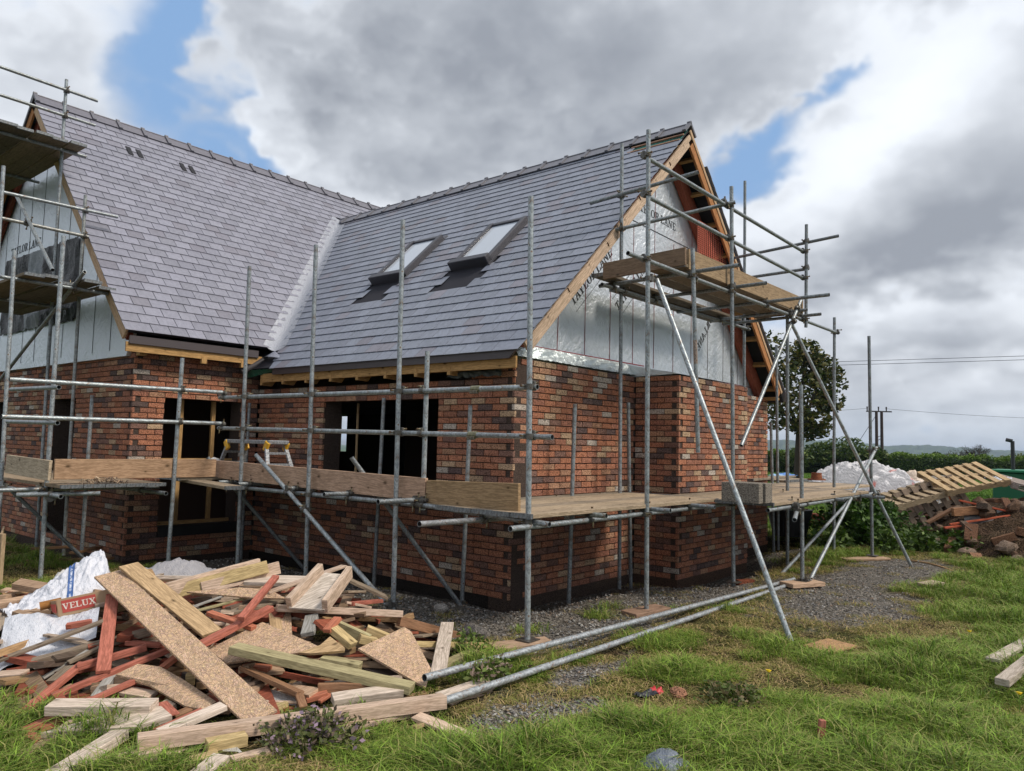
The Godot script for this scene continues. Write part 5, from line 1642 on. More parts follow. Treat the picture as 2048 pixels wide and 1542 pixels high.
func build_rubble() -> void:
	var s := Shape.new()
	var c := Vector3(10.1, -0.1, 3.35)
	for i in 26:
		for j in 26:
			var f := func(a: float, b: float) -> Vector3:
				var p := Vector2(a - 0.5, b - 0.5) * 2.0
				var r := p.length()
				return c + Vector3(p.x * 2.2 - p.y * 0.6, 0.95 * maxf(0.0, 1.0 - r * r) + noise.get_noise_2d(a * 30.0, b * 30.0) * 0.08, p.y * 1.9)
			s.quad(f.call(i / 26.0, j / 26.0), f.call((i + 1) / 26.0, j / 26.0), f.call((i + 1) / 26.0, (j + 1) / 26.0), f.call(i / 26.0, (j + 1) / 26.0), lin(96, 80, 66) * rng.randf_range(0.7, 1.1), Vector3.UP)
	tag(obj("rubble", s.done(), M.earth), "mound of soil and broken brick under the dumped pallets", "", "", "stuff")
	for k in 120:
		var a := rng.randf() * TAU
		var r := sqrt(rng.randf()) * 0.95
		var p := Vector2(cos(a), sin(a)) * r
		var at := c + Vector3(p.x * 2.2 - p.y * 0.6, 0.95 * (1.0 - r * r) + 0.07, p.y * 1.9)
		if (at.x - EYE.x) * 0.766 - (at.z - EYE.z) * 0.643 > 15.2:
			continue
		var z := rng.randf()
		if z < 0.5:
			loose("broken_block", "broken brown block lying in the rubble heap below the pallets", "broken block", at, at + Vector3(rng.randfn(), rng.randfn() * 0.3, rng.randfn()).normalized() * rng.randf_range(0.2, 0.42), rng.randf_range(0.1, 0.2), rng.randf_range(0.07, 0.14), [lin(150, 112, 88), lin(128, 94, 74), lin(112, 96, 84), lin(164, 124, 98)][rng.randi() % 4], M.stone, "broken blocks of the rubble heap")
		else:
			stone("rubble_stone", "rough stone lump in the rubble heap below the pallets", "stone", at, Vector3(1, 0.75, 0.9) * rng.randf_range(0.08, 0.2), [lin(150, 130, 114), lin(134, 112, 96), lin(116, 92, 76)][rng.randi() % 3], "stones of the rubble heap")
	var v := func(x: float, y: float, z: float) -> Vector3: return Vector3(x, y, z)
	loose("batten", "long orange red batten sloping down the rubble at the right edge", "batten", v.call(8.9, 0.93, 2.85), v.call(9.6, 0.66, 3.95), 0.06, 0.03, lin(206, 104, 76))
	loose("batten", "orange red batten lying across the middle of the rubble", "batten", v.call(8.6, 0.52, 2.75), v.call(9.25, 0.70, 3.55), 0.05, 0.03, lin(206, 108, 78))
	loose("batten", "short orange batten end low on the rubble", "batten", v.call(8.5, 0.46, 2.68), v.call(8.75, 0.52, 2.98), 0.07, 0.03, lin(206, 104, 76))
	loose("block", "tan wooden block lying on the rubble between the battens", "block", v.call(8.85, 0.72, 2.75), v.call(9.2, 0.78, 3.2), 0.1, 0.14, lin(190, 142, 106))
	loose("plank", "brown board standing against the rubble below the pallets", "plank", v.call(8.8, 0.5, 2.35), v.call(9.0, 0.78, 2.75), 0.2, 0.04, lin(150, 112, 86))
	tag(sheet("felt", 24, 12, func(u, v2): return Vector3(8.75, 0.42, 2.95).lerp(Vector3(9.5, 0.62, 4.0), u).lerp(Vector3(9.0, 0.68, 2.9).lerp(Vector3(9.8, 0.85, 3.9), u), v2) + Vector3(0, 0.12 * sin(u * 5.5) * (1.0 - v2) + noise.get_noise_2d(u * 9.0, v2 * 9.0) * 0.05, 0), func(_u, _v): return lin(96, 94, 94), M.film), "dark grey roofing felt draped over the rubble blocks", "felt")
	tag(sheet("plastic_sheeting", 20, 12, func(u, v2): return Vector3(10.6, 1.32, 2.9).lerp(Vector3(11.0, 1.26, 3.3), u) + Vector3(-0.3, 0, 0.25) * v2 + Vector3(0, absf(noise.get_noise_2d(u * 9.0, v2 * 9.0)) * 0.2 - 0.1 * v2, 0), func(_u, _v): return lin(196, 200, 210), M.film), "white plastic scrap caught between the dumped pallets", "plastic sheet")
	var right := Vector3(0.643, 0, 0.766)
	var away := Vector3(0.766, 0, -0.643)
	var lay := func(at: Vector3, x: Vector3, zdir: Vector3) -> Transform3D:
		var xx := x.normalized()
		var up := zdir.cross(xx)
		if up.y < 0.0:
			up = -up
		up = up.normalized()
		return Transform3D(Basis(xx, up, xx.cross(up)), at)
	pallet("upper tan pallet tilted on top of the rubble heap", lay.call(v.call(10.25, 1.27, 2.68), right + Vector3(0, 0.2, 0), away + Vector3(0, 0.32, 0) - right * 0.1), lin(206, 178, 140))
	pallet("pale pallet sliding off the heap toward the white stack", lay.call(v.call(9.75, 0.93, 1.95), right + Vector3(0, 0.3, 0), away + Vector3(0, 0.2, 0) + right * 0.3), lin(196, 174, 144))
	pallet("grey pallet tipped on its edge showing its open underside", lay.call(v.call(9.75, 0.72, 2.32), right + Vector3(0, 0.36, 0), Vector3(0, 1, 0) + away * 0.55), lin(150, 132, 116))
	pallet("grey white pallet lying at the right end of the heap", lay.call(v.call(10.9, 1.12, 3.75), right * 0.35 + away + Vector3(0, 0.12, 0), right - Vector3(0, 0.22, 0)), lin(200, 184, 176))


var lying := []     # boards near the ground, where grass is flattened


# One board of the heap: a and b are the middles of its upper face at its ends.
func pk(called: String, label: String, a: Vector3, b: Vector3, wide: float, thick: float, col: Color, mat: Material) -> void:
	var x := (b - a).normalized()
	var up := (Vector3.UP - x * x.y).normalized().rotated(x, rng.randfn() * 0.10)
	var o := beam(self, called, a - up * thick * 0.5, b - up * thick * 0.5, wide, thick, col * rng.randf_range(0.9, 1.1), up, mat, 0.0025)
	if minf(a.y, b.y) < 0.3:
		lying.append([Vector2(a.x, a.z), Vector2(b.x, b.z), wide * 0.5 + 0.05])
	tag(o, label, {"strand_board": "board", "joist": "timber", "plank": "plank", "beam": "beam", "batten": "batten", "lath": "lath", "board": "board", "post": "post", "block": "block", "stake": "stake", "timber": "timber", "offcut": "offcut"}.get(called, "offcut"), "loose timber of the scrap heap")
	if called == "stake":
		var s := Shape.new()
		var d := (b - a).length() * 0.5
		var h := Vector3(0, thick * 0.5 - 0.002, wide * 0.5 - 0.002)
		var tip := Vector3(d + 0.06, thick * 0.2, 0)
		var r := [Vector3(d, -h.y, -h.z), Vector3(d, h.y, -h.z), Vector3(d, h.y, h.z), Vector3(d, -h.y, h.z)]
		for k in 4:
			s.tri(r[k], r[(k + 1) % 4], tip, col, r[k] + r[(k + 1) % 4] - Vector3(2 * d, 0, 0))
		obj("point", s.done(), M.wood1, o)
	if label.contains("pencilled"):
		words(o, "7 58cL", Vector3(0.02, -0.004, wide * 0.5 + 0.0005), Basis(Vector3.BACK, PI), 0.06, Color(0.25, 0.2, 0.18), null, "Droid Sans", true, 0.001)


func flat(called: String, label: String, p: PackedVector3Array, thick: float, col: Color, mat: Material) -> void:
	var mid := Vector3()
	for q in p:
		mid += q / p.size()
	var n := Vector3()
	for k in p.size():
		n += (p[k] - mid).cross(p[(k + 1) % p.size()] - mid)
	n = n.normalized()
	if n.y < 0.0:
		n = -n
	# lay it in its mean plane, along its own axes so that the grain runs with it
	var x := (p[1] - p[0]).normalized()
	x = (x - n * x.dot(n)).normalized()
	var basis := Basis(x, n, x.cross(n))
	var s := Shape.new()
	var q := PackedVector3Array()
	for k in p:
		var l := basis.transposed() * (k - mid)
		q.append(Vector3(l.x, l.y, l.z))
	s.slab(q, Vector3.UP, thick, col)
	var o := obj(called, s.done(), mat)
	o.transform = Transform3D(basis, mid)
	tag(o, label, {"strand_board": "board", "board": "board", "plywood": "plywood", "insulation_sheet": "sheet", "scrap": "scrap"}.get(called, "board"), "loose timber of the scrap heap")


func tray(a0: Vector3, a1: Vector3, b0: Vector3, b1: Vector3) -> void:
	var t := thing("boarded_tray", "pale tray of two joists with a white panel between them atop the heap", "timber tray", (a0 + b1) * 0.5 - Vector3(0, 0.12, 0))
	var o := t.position
	var c := lin(216, 192, 172)
	beam(t, "joist", a0 - o - Vector3(0, 0.05, 0), a1 - o - Vector3(0, 0.05, 0), 0.045, 0.1, c)
	beam(t, "joist", b0 - o - Vector3(0, 0.05, 0), b1 - o - Vector3(0, 0.05, 0), 0.045, 0.1, c)
	var s := Shape.new()
	var d := Vector3(0, -0.075, 0)
	s.slab(PackedVector3Array([a0 + d - o, b0 + d - o, b1 + d - o, a1 + d - o]), (a1 - a0).cross(b0 - a0) * signf((a1 - a0).cross(b0 - a0).y), 0.015, lin(214, 204, 194))
	obj("panel", s.done(), M.wood4, t)


# How high the heap stands under a place.
func heap_top(x: float, z: float) -> float:
	var d := (x - EYE.x) * 0.766 - (z - EYE.z) * 0.643
	var r := ((x - EYE.x) * 0.643 + (z - EYE.z) * 0.766) / maxf(d, 0.1)
	var lat := (1.0 - smoothstep(-0.26, -0.06, r)) * (0.55 + 0.45 * smoothstep(-0.72, -0.57, r)) * smoothstep(-0.82, -0.66, r)
	return 0.06 + 0.4 * smoothstep(4.35, 6.2, d) * lat * (1.0 - smoothstep(6.6, 7.6, d))


func build_heap() -> void:
	# the mass of small stuff underneath
	var s := Shape.new()
	var cols := [lin(196, 166, 140), lin(170, 96, 76), lin(150, 126, 104), lin(184, 150, 112), lin(120, 104, 92), lin(206, 186, 168), lin(160, 90, 70)]
	var n := 0
	while n < 620:
		var x := rng.randf_range(-5.2, -1.9)
		var z := rng.randf_range(-2.0, 1.9)
		var h := heap_top(x, z)
		if h < 0.085:
			continue
		n += 1
		var k := float(n % 5) / 5.0
		var y := lerpf(0.03, h + 0.005, k) if n % 3 else h + rng.randf_range(-0.04, 0.015)
		var a := rng.randf() * TAU
		var b := Basis(Vector3.UP, a) * Basis(Vector3.RIGHT, rng.randfn() * 0.25) * Basis(Vector3.BACK, rng.randfn() * 0.12)
		s.box(Transform3D(b, Vector3(x, y, z)), Vector3(rng.randf_range(0.14, 0.55), rng.randf_range(0.015, 0.05), rng.randf_range(0.03, 0.11)), 0.0, cols[rng.randi() % cols.size()] * rng.randf_range(0.7, 1.1))
	tag(obj("timber_rubble", s.done(), M.wood3), "tangled small timber scraps filling the heap under the boards", "", "", "stuff")
	heap_boards()
	# white bulk bag with blue lettered strap
	var bag := thing("bulk_bag", "collapsed white woven bulk bag with blue straps behind the heap", "bag", Vector3(-4.0, 0.3, -1.2))
	var lay := func(u: float, v: float, lift: float) -> Vector3:
		var a := Vector3(-4.46, 0.33, -1.50).lerp(Vector3(-3.64, 0.62, -1.62), u)
		var b := Vector3(-4.52, 0.30, -0.92).lerp(Vector3(-3.84, 0.52, -0.86), u)
		var p := a.lerp(b, v)
		var arch := sin(v * PI) * (0.03 + 0.12 * smoothstep(0.15, 0.8, u)) + 0.04 * smoothstep(0.45, 0.95, u) * (1.0 - v)
		var crease := noise.get_noise_2d(u * 14.0 + v * 6.0, v * 11.0 - u * 4.0) * 0.03 + absf(noise.get_noise_2d(u * 16.0, v * 9.0)) * 0.03
		return p + Vector3(0, arch + crease * (0.4 + sin(v * PI)) - 0.16 * smoothstep(0.93, 1.0, u) - 0.06 * (smoothstep(0.93, 1.0, v) + smoothstep(0.07, 0.0, v)) + lift, 0) - bag.position
	sheet("bag_cloth", 90, 60, func(u, v): return lay.call(u, v, 0.0), func(_u, _v): return lin(206, 208, 216), M.film, bag)
	sheet("strap", 4, 60, func(u, v): return lay.call(lerpf(0.66, 0.72, u) - 0.16 * v, v, 0.006), func(u, v): return lin(58, 92, 150) if (u < 0.3 or u > 0.7) else (lin(58, 92, 150) if int(v * 46) % 2 else lin(214, 220, 232)), M.film, bag)
	sheet("strap", 40, 2, func(u, v): return lay.call(lerpf(0.62, 0.94, u), lerpf(0.0, 0.05, v), 0.008), func(_u, _v): return lin(70, 104, 160), M.film, bag)
	# tan sheeting left of it
	var pl := sheet("plastic_sheeting", 40, 30, func(u, v): return Vector3(-4.75, 0.28, -1.9).lerp(Vector3(-3.98, 0.4, -1.95), u).lerp(Vector3(-4.85, 0.2, -0.9).lerp(Vector3(-4.36, 0.34, -0.95), u), v) + Vector3(0, absf(noise.get_noise_2d(u * 12.0, v * 16.0)) * 0.1 + 0.05 * sin(u * PI) - 0.05, 0), func(u, v): return lin(206, 188, 174) if v < 0.6 else lin(168, 150, 130), M.film)
	tag(pl, "crumpled dusty pink plastic sheeting left of the white bulk bag", "plastic sheeting")
	var gp := sheet("plastic_sheeting", 30, 16, func(u, v): return Vector3(-3.3, 0.46, -1.7).lerp(Vector3(-2.7, 0.44, -1.35), u) + Vector3(0.1, 0, -0.12) * (v - 0.5) * 2.0 + Vector3(0, sin(v * PI) * 0.13 * sin(u * PI) + absf(noise.get_noise_2d(u * 12.0, v * 6.0)) * 0.06 - 0.03, 0), func(_u, _v): return lin(150, 148, 152), M.film)
	tag(gp, "grey translucent plastic lump behind the wide white board", "plastic sheeting")
	# white packaging sheet with print
	var ps := sheet("packaging_sheet", 40, 26, func(u, v):
		var p := Vector3(-4.55, 0.34, -0.99).lerp(Vector3(-4.13, 0.43, -0.42), u).lerp(Vector3(-4.76, 0.15, -0.42).lerp(Vector3(-4.25, 0.32, -0.16), u), v)
		return p + Vector3(0, 0.03 * sin(v * 5.0 + 0.6) + noise.get_noise_2d(u * 9.0, v * 9.0) * 0.02 + 0.02 * sin(u * 7.0), 0), func(_u, _v): return lin(204, 206, 214), M.film)
	tag(ps, "bent white packaging sheet with small grey print under the weathered lath", "packaging sheet")
	# carton with its red label
	var at := Vector3(-4.325, 0.39, -0.615)
	var x := (Vector3(-4.085, 0.445, -0.465) - at).normalized()
	var up := Vector3(-0.08, 1, 0.0)
	up = (up - x * x.dot(up)).normalized()
	var z := x.cross(up)
	var carton := thing("carton", "opened brown cardboard carton with a red lettered panel below the white bag", "cardboard box", at)
	carton.basis = Basis(x, up, z)
	var card := lin(176, 148, 120)
	var cs := Shape.new()
	cs.box(Transform3D(Basis(), Vector3(0.2, 0.062, -0.003)), Vector3(0.4, 0.125, 0.006), 0.0, card)
	obj("front", cs.done(), M.plain, carton)
	cs = Shape.new()
	cs.box(Transform3D(Basis(), Vector3(0.2, 0.004, -0.12)), Vector3(0.4, 0.006, 0.235), 0.0, card)
	obj("base", cs.done(), M.plain, carton)
	cs = Shape.new()
	cs.slab(PackedVector3Array([Vector3(-0.004, 0, 0), Vector3(-0.004, 0.12, 0), Vector3(-0.09, 0.1, -0.14), Vector3(-0.13, 0.06, -0.19)]), Vector3(-0.8, 0, 0.6), 0.005, lin(166, 138, 112))
	obj("flap", cs.done(), M.plain, carton)
	cs = Shape.new()
	cs.box(Transform3D(Basis(), Vector3(0.138, 0.066, 0.0012)), Vector3(0.222, 0.088, 0.002), 0.0, lin(186, 84, 76))
	var panel := obj("label_panel", cs.done(), M.plain, carton)
	words(panel, "VELUX", Vector3(0.138, 0.066, 0.003), Basis(), 0.062, Color(0.9, 0.86, 0.82), null, "Droid Serif", false, 0.001)
	cs = Shape.new()
	cs.slab(PackedVector3Array([Vector3(-0.014, 0.03, 0.002), Vector3(-0.012, 0.095, 0.002), Vector3(-0.065, 0.085, -0.084), Vector3(-0.055, 0.03, -0.07)]), Vector3(-0.8, 0, 0.6), 0.002, lin(180, 84, 74))
	obj("label_panel", cs.done(), M.plain, carton)
	cs = Shape.new()
	cs.tube(Vector3(-4.4, 0.45, -0.78), Vector3(-4.27, 0.475, -0.74), 0.032, 0.03, 9, lin(170, 118, 66))
	tag(obj("log", cs.done(), M.wood2), "short stub of brown round wood lying on the carton flap", "wood stub")


func heap_boards() -> void:
	pk("strand_board", "long strip of strand board lying across the heap from the white bag to the front", Vector3(-4.009, 0.667, -0.616), Vector3(-4.054, 0.160, 1.602), 0.190, 0.018, lin(222, 204, 190), M.osb)
	pk("plank", "tan plank leaning across the top of the strand board strip", Vector3(-3.876, 0.725, -0.575), Vector3(-3.750, 0.378, 0.482), 0.150, 0.022, lin(202, 172, 134), null)
	pk("joist", "rear joist of three pale joists fanned at the top of the heap", Vector3(-3.734, 0.603, -0.267), Vector3(-3.013, 0.730, -0.166), 0.045, 0.100, lin(222, 196, 176), null)
	pk("joist", "foremost and longest of three pale joists fanned at the top of the heap", Vector3(-3.706, 0.570, -0.288), Vector3(-3.023, 0.728, -0.048), 0.045, 0.100, lin(212, 188, 140), null)
	pk("joist", "joist with a split end behind the foremost of three fanned joists", Vector3(-3.498, 0.592, -0.190), Vector3(-2.914, 0.710, -0.044), 0.045, 0.100, lin(222, 196, 176), null)
	pk("board", "wide white board lying flat behind the fanned joists", Vector3(-3.634, 0.587, -0.762), Vector3(-3.294, 0.589, -0.415), 0.220, 0.030, lin(226, 210, 196), null)
	pk("board", "white board end showing right of the fanned joists", Vector3(-3.140, 0.595, -0.114), Vector3(-2.804, 0.594, 0.301), 0.180, 0.030, lin(226, 210, 196), null)
	pk("lath", "thin pale lath running up to the raking scaffold tube", Vector3(-3.192, 0.542, 0.244), Vector3(-2.516, 0.683, 0.306), 0.090, 0.018, lin(222, 196, 176), null)
	pk("beam", "pale beam lying level under the boarded tray of joists", Vector3(-3.249, 0.492, 0.478), Vector3(-2.420, 0.395, 0.920), 0.120, 0.050, lin(222, 196, 176), null)
	pk("batten", "red batten standing proud above the middle of the heap", Vector3(-3.635, 0.487, 0.640), Vector3(-3.074, 0.648, 0.181), 0.052, 0.030, lin(196, 120, 102), null)
	pk("batten", "long red batten crossing over the strand board strip", Vector3(-3.975, 0.361, 0.658), Vector3(-3.323, 0.500, 0.508), 0.060, 0.040, lin(196, 120, 102), null)
	pk("batten", "orange brown batten under the crossing red battens", Vector3(-3.628, 0.458, 0.202), Vector3(-3.512, 0.401, 0.609), 0.055, 0.030, lin(200, 126, 100), null)
	pk("plank", "dusty red plank with nail holes standing down the left slope", Vector3(-4.042, 0.546, -0.429), Vector3(-4.415, 0.238, 0.386), 0.085, 0.024, lin(196, 120, 102), null)
	pk("lath", "weathered lath crossing over the printed white sheet", Vector3(-4.219, 0.431, -0.134), Vector3(-4.748, 0.205, -0.442), 0.055, 0.018, lin(160, 144, 126), null)
	pk("beam", "long weathered beam below the printed white sheet", Vector3(-3.988, 0.374, 0.073), Vector3(-4.607, 0.216, -0.260), 0.070, 0.045, lin(160, 144, 126), null)
	pk("lath", "grey weathered lath above the red battens on the left slope", Vector3(-4.260, 0.293, -0.011), Vector3(-4.478, 0.228, -0.005), 0.045, 0.020, lin(160, 144, 126), null)
	pk("lath", "grey lath with a broken pointed tip on the left slope", Vector3(-4.332, 0.266, -0.066), Vector3(-4.618, 0.153, -0.020), 0.030, 0.016, lin(178, 176, 172), null)
	pk("batten", "bright red batten passing behind the dusty red plank", Vector3(-4.473, 0.238, 0.127), Vector3(-4.096, 0.319, 0.257), 0.045, 0.045, lin(196, 120, 102), null)
	pk("offcut", "short pink sided offcut tucked left of the strand board strip", Vector3(-4.127, 0.311, 0.059), Vector3(-3.992, 0.310, 0.275), 0.070, 0.030, lin(196, 120, 102), null)
	pk("batten", "longest red batten running down the left slope to the grass", Vector3(-4.685, 0.145, 0.332), Vector3(-4.009, 0.310, 0.402), 0.045, 0.035, lin(196, 120, 102), null)
	pk("batten", "red batten lowest on the left, its foot in the grass", Vector3(-4.870, 0.090, 0.392), Vector3(-4.422, 0.235, 0.087), 0.055, 0.028, lin(196, 120, 102), null)
	pk("batten", "red batten above the white plank at the front left", Vector3(-4.564, 0.139, 0.561), Vector3(-4.239, 0.213, 0.560), 0.042, 0.030, lin(196, 120, 102), null)
	pk("post", "short square grey weathered post stub on the left slope", Vector3(-4.355, 0.201, 0.369), Vector3(-4.502, 0.130, 0.505), 0.060, 0.055, lin(178, 176, 172), null)
	pk("offcut", "wide weathered grey offcut under the red battens on the left", Vector3(-4.609, 0.166, 0.138), Vector3(-4.474, 0.218, 0.060), 0.120, 0.030, lin(160, 144, 126), null)
	pk("plank", "thick white plank lying level at the front left of the heap", Vector3(-4.796, 0.190, 0.632), Vector3(-4.406, 0.200, 1.063), 0.120, 0.055, lin(226, 210, 196), null)
	pk("beam", "longest pale beam along the front edge of the heap", Vector3(-4.649, 0.170, 1.402), Vector3(-3.103, 0.172, 2.083), 0.100, 0.075, lin(222, 196, 176), null)
	pk("offcut", "short pale block with a pencil mark below the front beam", Vector3(-4.404, 0.140, 1.648), Vector3(-4.209, 0.140, 1.703), 0.075, 0.060, lin(212, 188, 140), null)
	pk("plank", "white plank with a grey end left of the strand board strip foot", Vector3(-4.151, 0.200, 1.360), Vector3(-4.511, 0.140, 1.348), 0.085, 0.030, lin(226, 210, 196), null)
	pk("batten", "thin red strip alongside the white plank with a grey end", Vector3(-4.241, 0.180, 1.288), Vector3(-4.506, 0.130, 1.282), 0.035, 0.025, lin(196, 120, 102), null)
	pk("plank", "pale plank slanting down to the bottom edge at the left", Vector3(-4.629, 0.130, 1.154), Vector3(-5.092, 0.120, 1.465), 0.100, 0.050, lin(226, 210, 196), null)
	pk("beam", "pale beam with pencilled figures at the bottom left", Vector3(-4.919, 0.100, 1.400), Vector3(-4.571, 0.110, 1.492), 0.100, 0.070, lin(222, 196, 176), null)
	pk("plank", "white plank end cut square at the bottom middle", Vector3(-4.589, 0.100, 1.897), Vector3(-4.426, 0.130, 1.837), 0.100, 0.050, lin(226, 210, 196), null)
	pk("beam", "yellow beam lying behind the square cut white plank end", Vector3(-4.710, 0.070, 1.607), Vector3(-4.385, 0.100, 1.733), 0.070, 0.050, lin(212, 188, 140), null)
	pk("offcut", "broad offcut between the pencilled beam and the short pale block", Vector3(-4.593, 0.070, 1.532), Vector3(-4.406, 0.090, 1.484), 0.100, 0.020, lin(222, 196, 176), null)
	pk("batten", "notched batten in the grass below the front beam", Vector3(-4.376, 0.100, 1.843), Vector3(-4.118, 0.100, 1.891), 0.060, 0.035, lin(222, 196, 176), null)
	pk("lath", "pale lath in the grass under the right half of the front beam", Vector3(-3.888, 0.100, 1.858), Vector3(-3.181, 0.095, 2.027), 0.050, 0.028, lin(222, 196, 176), null)
	pk("plank", "tapered plank running out over the grass under the lower loose pipe", Vector3(-3.317, 0.102, 2.066), Vector3(-3.274, 0.070, 2.529), 0.090, 0.020, lin(222, 196, 176), null)
	pk("offcut", "small offcut half hidden in the grass by the tapered plank", Vector3(-3.398, 0.070, 2.130), Vector3(-3.307, 0.091, 2.158), 0.060, 0.020, lin(202, 172, 134), null)
	pk("plank", "pale plank end showing between the two loose pipes", Vector3(-2.996, 0.116, 1.965), Vector3(-2.578, 0.120, 1.974), 0.140, 0.040, lin(226, 210, 196), null)
	pk("plank", "pale plank propped upright against the right end of the heap", Vector3(-1.995, 0.254, 1.010), Vector3(-2.845, 0.185, 1.768), 0.105, 0.030, lin(226, 210, 196), null)
	pk("timber", "whitish treated timber lying right of the propped plank", Vector3(-2.566, 0.126, 1.507), Vector3(-2.036, 0.110, 1.348), 0.085, 0.060, lin(186, 176, 136), null)
	pk("beam", "big yellow beam with a slanting cut end right of the middle", Vector3(-3.794, 0.368, 0.837), Vector3(-3.139, 0.188, 1.843), 0.140, 0.050, lin(186, 176, 136), null)
	pk("stake", "pointed brown stake lying below the big yellow beam", Vector3(-3.555, 0.195, 1.426), Vector3(-3.182, 0.197, 1.769), 0.035, 0.060, lin(160, 122, 94), null)
	pk("offcut", "white offcut with a knot lying above the front beam", Vector3(-3.588, 0.168, 1.619), Vector3(-3.200, 0.182, 1.808), 0.100, 0.050, lin(226, 210, 196), null)
	pk("offcut", "red offcut lying in the hollow above the front beam", Vector3(-3.640, 0.132, 1.421), Vector3(-3.530, 0.160, 1.486), 0.070, 0.030, lin(200, 126, 100), null)
	pk("offcut", "thin red sliver beside the red offcut in the hollow", Vector3(-3.609, 0.125, 1.516), Vector3(-3.522, 0.148, 1.507), 0.030, 0.020, lin(200, 126, 100), null)
	pk("batten", "rough barked batten slanting below the big yellow beam", Vector3(-3.760, 0.241, 0.902), Vector3(-3.669, 0.169, 1.413), 0.065, 0.030, lin(160, 122, 94), null)
	pk("offcut", "short bent piece at the foot of the rough barked batten", Vector3(-3.669, 0.173, 1.386), Vector3(-3.728, 0.121, 1.528), 0.050, 0.025, lin(160, 122, 94), null)
	pk("offcut", "red offcut under the head of the big yellow beam", Vector3(-3.704, 0.227, 0.825), Vector3(-3.610, 0.219, 0.977), 0.075, 0.030, lin(200, 126, 100), null)
	pk("offcut", "yellow offcut with a square end in the middle right of the heap", Vector3(-3.154, 0.416, 1.039), Vector3(-3.103, 0.321, 1.207), 0.085, 0.045, lin(212, 188, 140), null)
	pk("batten", "short red batten lying over the square ended yellow offcut", Vector3(-3.085, 0.461, 0.984), Vector3(-3.221, 0.403, 1.039), 0.060, 0.030, lin(200, 126, 100), null)
	pk("plank", "grey white plank hanging down below the pale beam under the tray", Vector3(-3.132, 0.447, 0.742), Vector3(-3.277, 0.368, 0.900), 0.095, 0.035, lin(178, 176, 172), null)
	pk("offcut", "thick treated block under the wood grained plywood piece", Vector3(-3.332, 0.269, 1.161), Vector3(-3.181, 0.236, 1.379), 0.100, 0.080, lin(186, 176, 136), null)
	pk("timber", "treated timber on edge below the right end of the pale beam", Vector3(-3.014, 0.405, 0.923), Vector3(-2.899, 0.324, 1.135), 0.040, 0.100, lin(186, 176, 136), null)
	pk("timber", "split yellow timber beside the treated timber on edge", Vector3(-2.828, 0.362, 1.013), Vector3(-2.696, 0.288, 1.130), 0.060, 0.060, lin(212, 188, 140), null)
	pk("offcut", "yellow wedge ended block by the triangular strand board", Vector3(-2.965, 0.339, 1.099), Vector3(-2.856, 0.300, 1.162), 0.080, 0.060, lin(212, 188, 140), null)
	pk("batten", "yellow batten running level out past the propped plank", Vector3(-2.921, 0.299, 1.152), Vector3(-1.829, 0.110, 1.278), 0.060, 0.045, lin(212, 188, 140), null)
	pk("timber", "brown timber on edge sloping away behind the propped plank", Vector3(-2.398, 0.343, 0.881), Vector3(-1.724, 0.105, 0.898), 0.045, 0.075, lin(160, 122, 94), null)
	pk("board", "weathered grey board behind the propped plank", Vector3(-2.330, 0.202, 0.999), Vector3(-1.872, 0.127, 0.830), 0.120, 0.018, lin(160, 144, 126), null)
	pk("batten", "red batten lying far back by the foot of the raking tube", Vector3(-2.689, 0.455, 0.633), Vector3(-2.154, 0.365, 0.364), 0.050, 0.030, lin(196, 120, 102), null)
	pk("plank", "weathered plank lying beneath the raking tube", Vector3(-2.398, 0.550, 0.236), Vector3(-2.088, 0.382, 0.365), 0.120, 0.025, lin(160, 144, 126), null)
	pk("offcut", "mitred grey offcut behind the boarded tray", Vector3(-2.664, 0.517, 0.495), Vector3(-2.393, 0.467, 0.387), 0.100, 0.020, lin(160, 144, 126), null)
	pk("lath", "pale lath far back right of the boarded tray", Vector3(-2.723, 0.464, 0.614), Vector3(-2.505, 0.397, 0.654), 0.035, 0.020, lin(222, 196, 176), null)
	pk("board", "dark stained board in the shade under the triangular strand board", Vector3(-3.093, 0.211, 1.271), Vector3(-2.972, 0.146, 1.496), 0.130, 0.020, lin(104, 92, 86), null)
	pk("plank", "pale offcut under the lower end of the tan plank", Vector3(-3.699, 0.391, 0.243), Vector3(-3.569, 0.403, 0.337), 0.090, 0.025, lin(222, 196, 176), null)
	pk("board", "broad weathered board with open grain under the two red battens", Vector3(-3.599, 0.406, 0.132), Vector3(-3.020, 0.493, 0.274), 0.160, 0.020, lin(160, 144, 126), null)
	pk("lath", "thin greenish lath left of the two red battens", Vector3(-3.651, 0.430, 0.002), Vector3(-3.304, 0.492, 0.106), 0.030, 0.016, lin(186, 176, 136), null)
	pk("lath", "thin grey lath left of the two red battens, above the greenish one", Vector3(-3.664, 0.459, -0.006), Vector3(-3.417, 0.516, 0.013), 0.025, 0.016, lin(178, 176, 172), null)
	pk("offcut", "red offcut end just left of the strand board strip middle", Vector3(-4.118, 0.231, 0.529), Vector3(-4.002, 0.282, 0.501), 0.055, 0.030, lin(200, 126, 100), null)
	pk("batten", "red brown batten low at the left edge in the grass", Vector3(-4.935, 0.090, 0.667), Vector3(-4.740, 0.100, 0.577), 0.060, 0.030, lin(196, 120, 102), null)
	pk("batten", "orange batten with a yellow tip low at the left", Vector3(-4.856, 0.080, 0.667), Vector3(-4.720, 0.100, 0.667), 0.045, 0.030, lin(200, 126, 100), null)
	pk("offcut", "pink offcut lying in the grass at the left edge", Vector3(-4.927, 0.080, 0.720), Vector3(-4.910, 0.080, 0.860), 0.060, 0.020, lin(196, 120, 102), null)
	pk("strand_board", "narrow strip of strand board sticking out to the lower left", Vector3(-5.021, 0.070, 0.974), Vector3(-4.848, 0.090, 0.862), 0.060, 0.012, lin(222, 204, 190), M.osb)
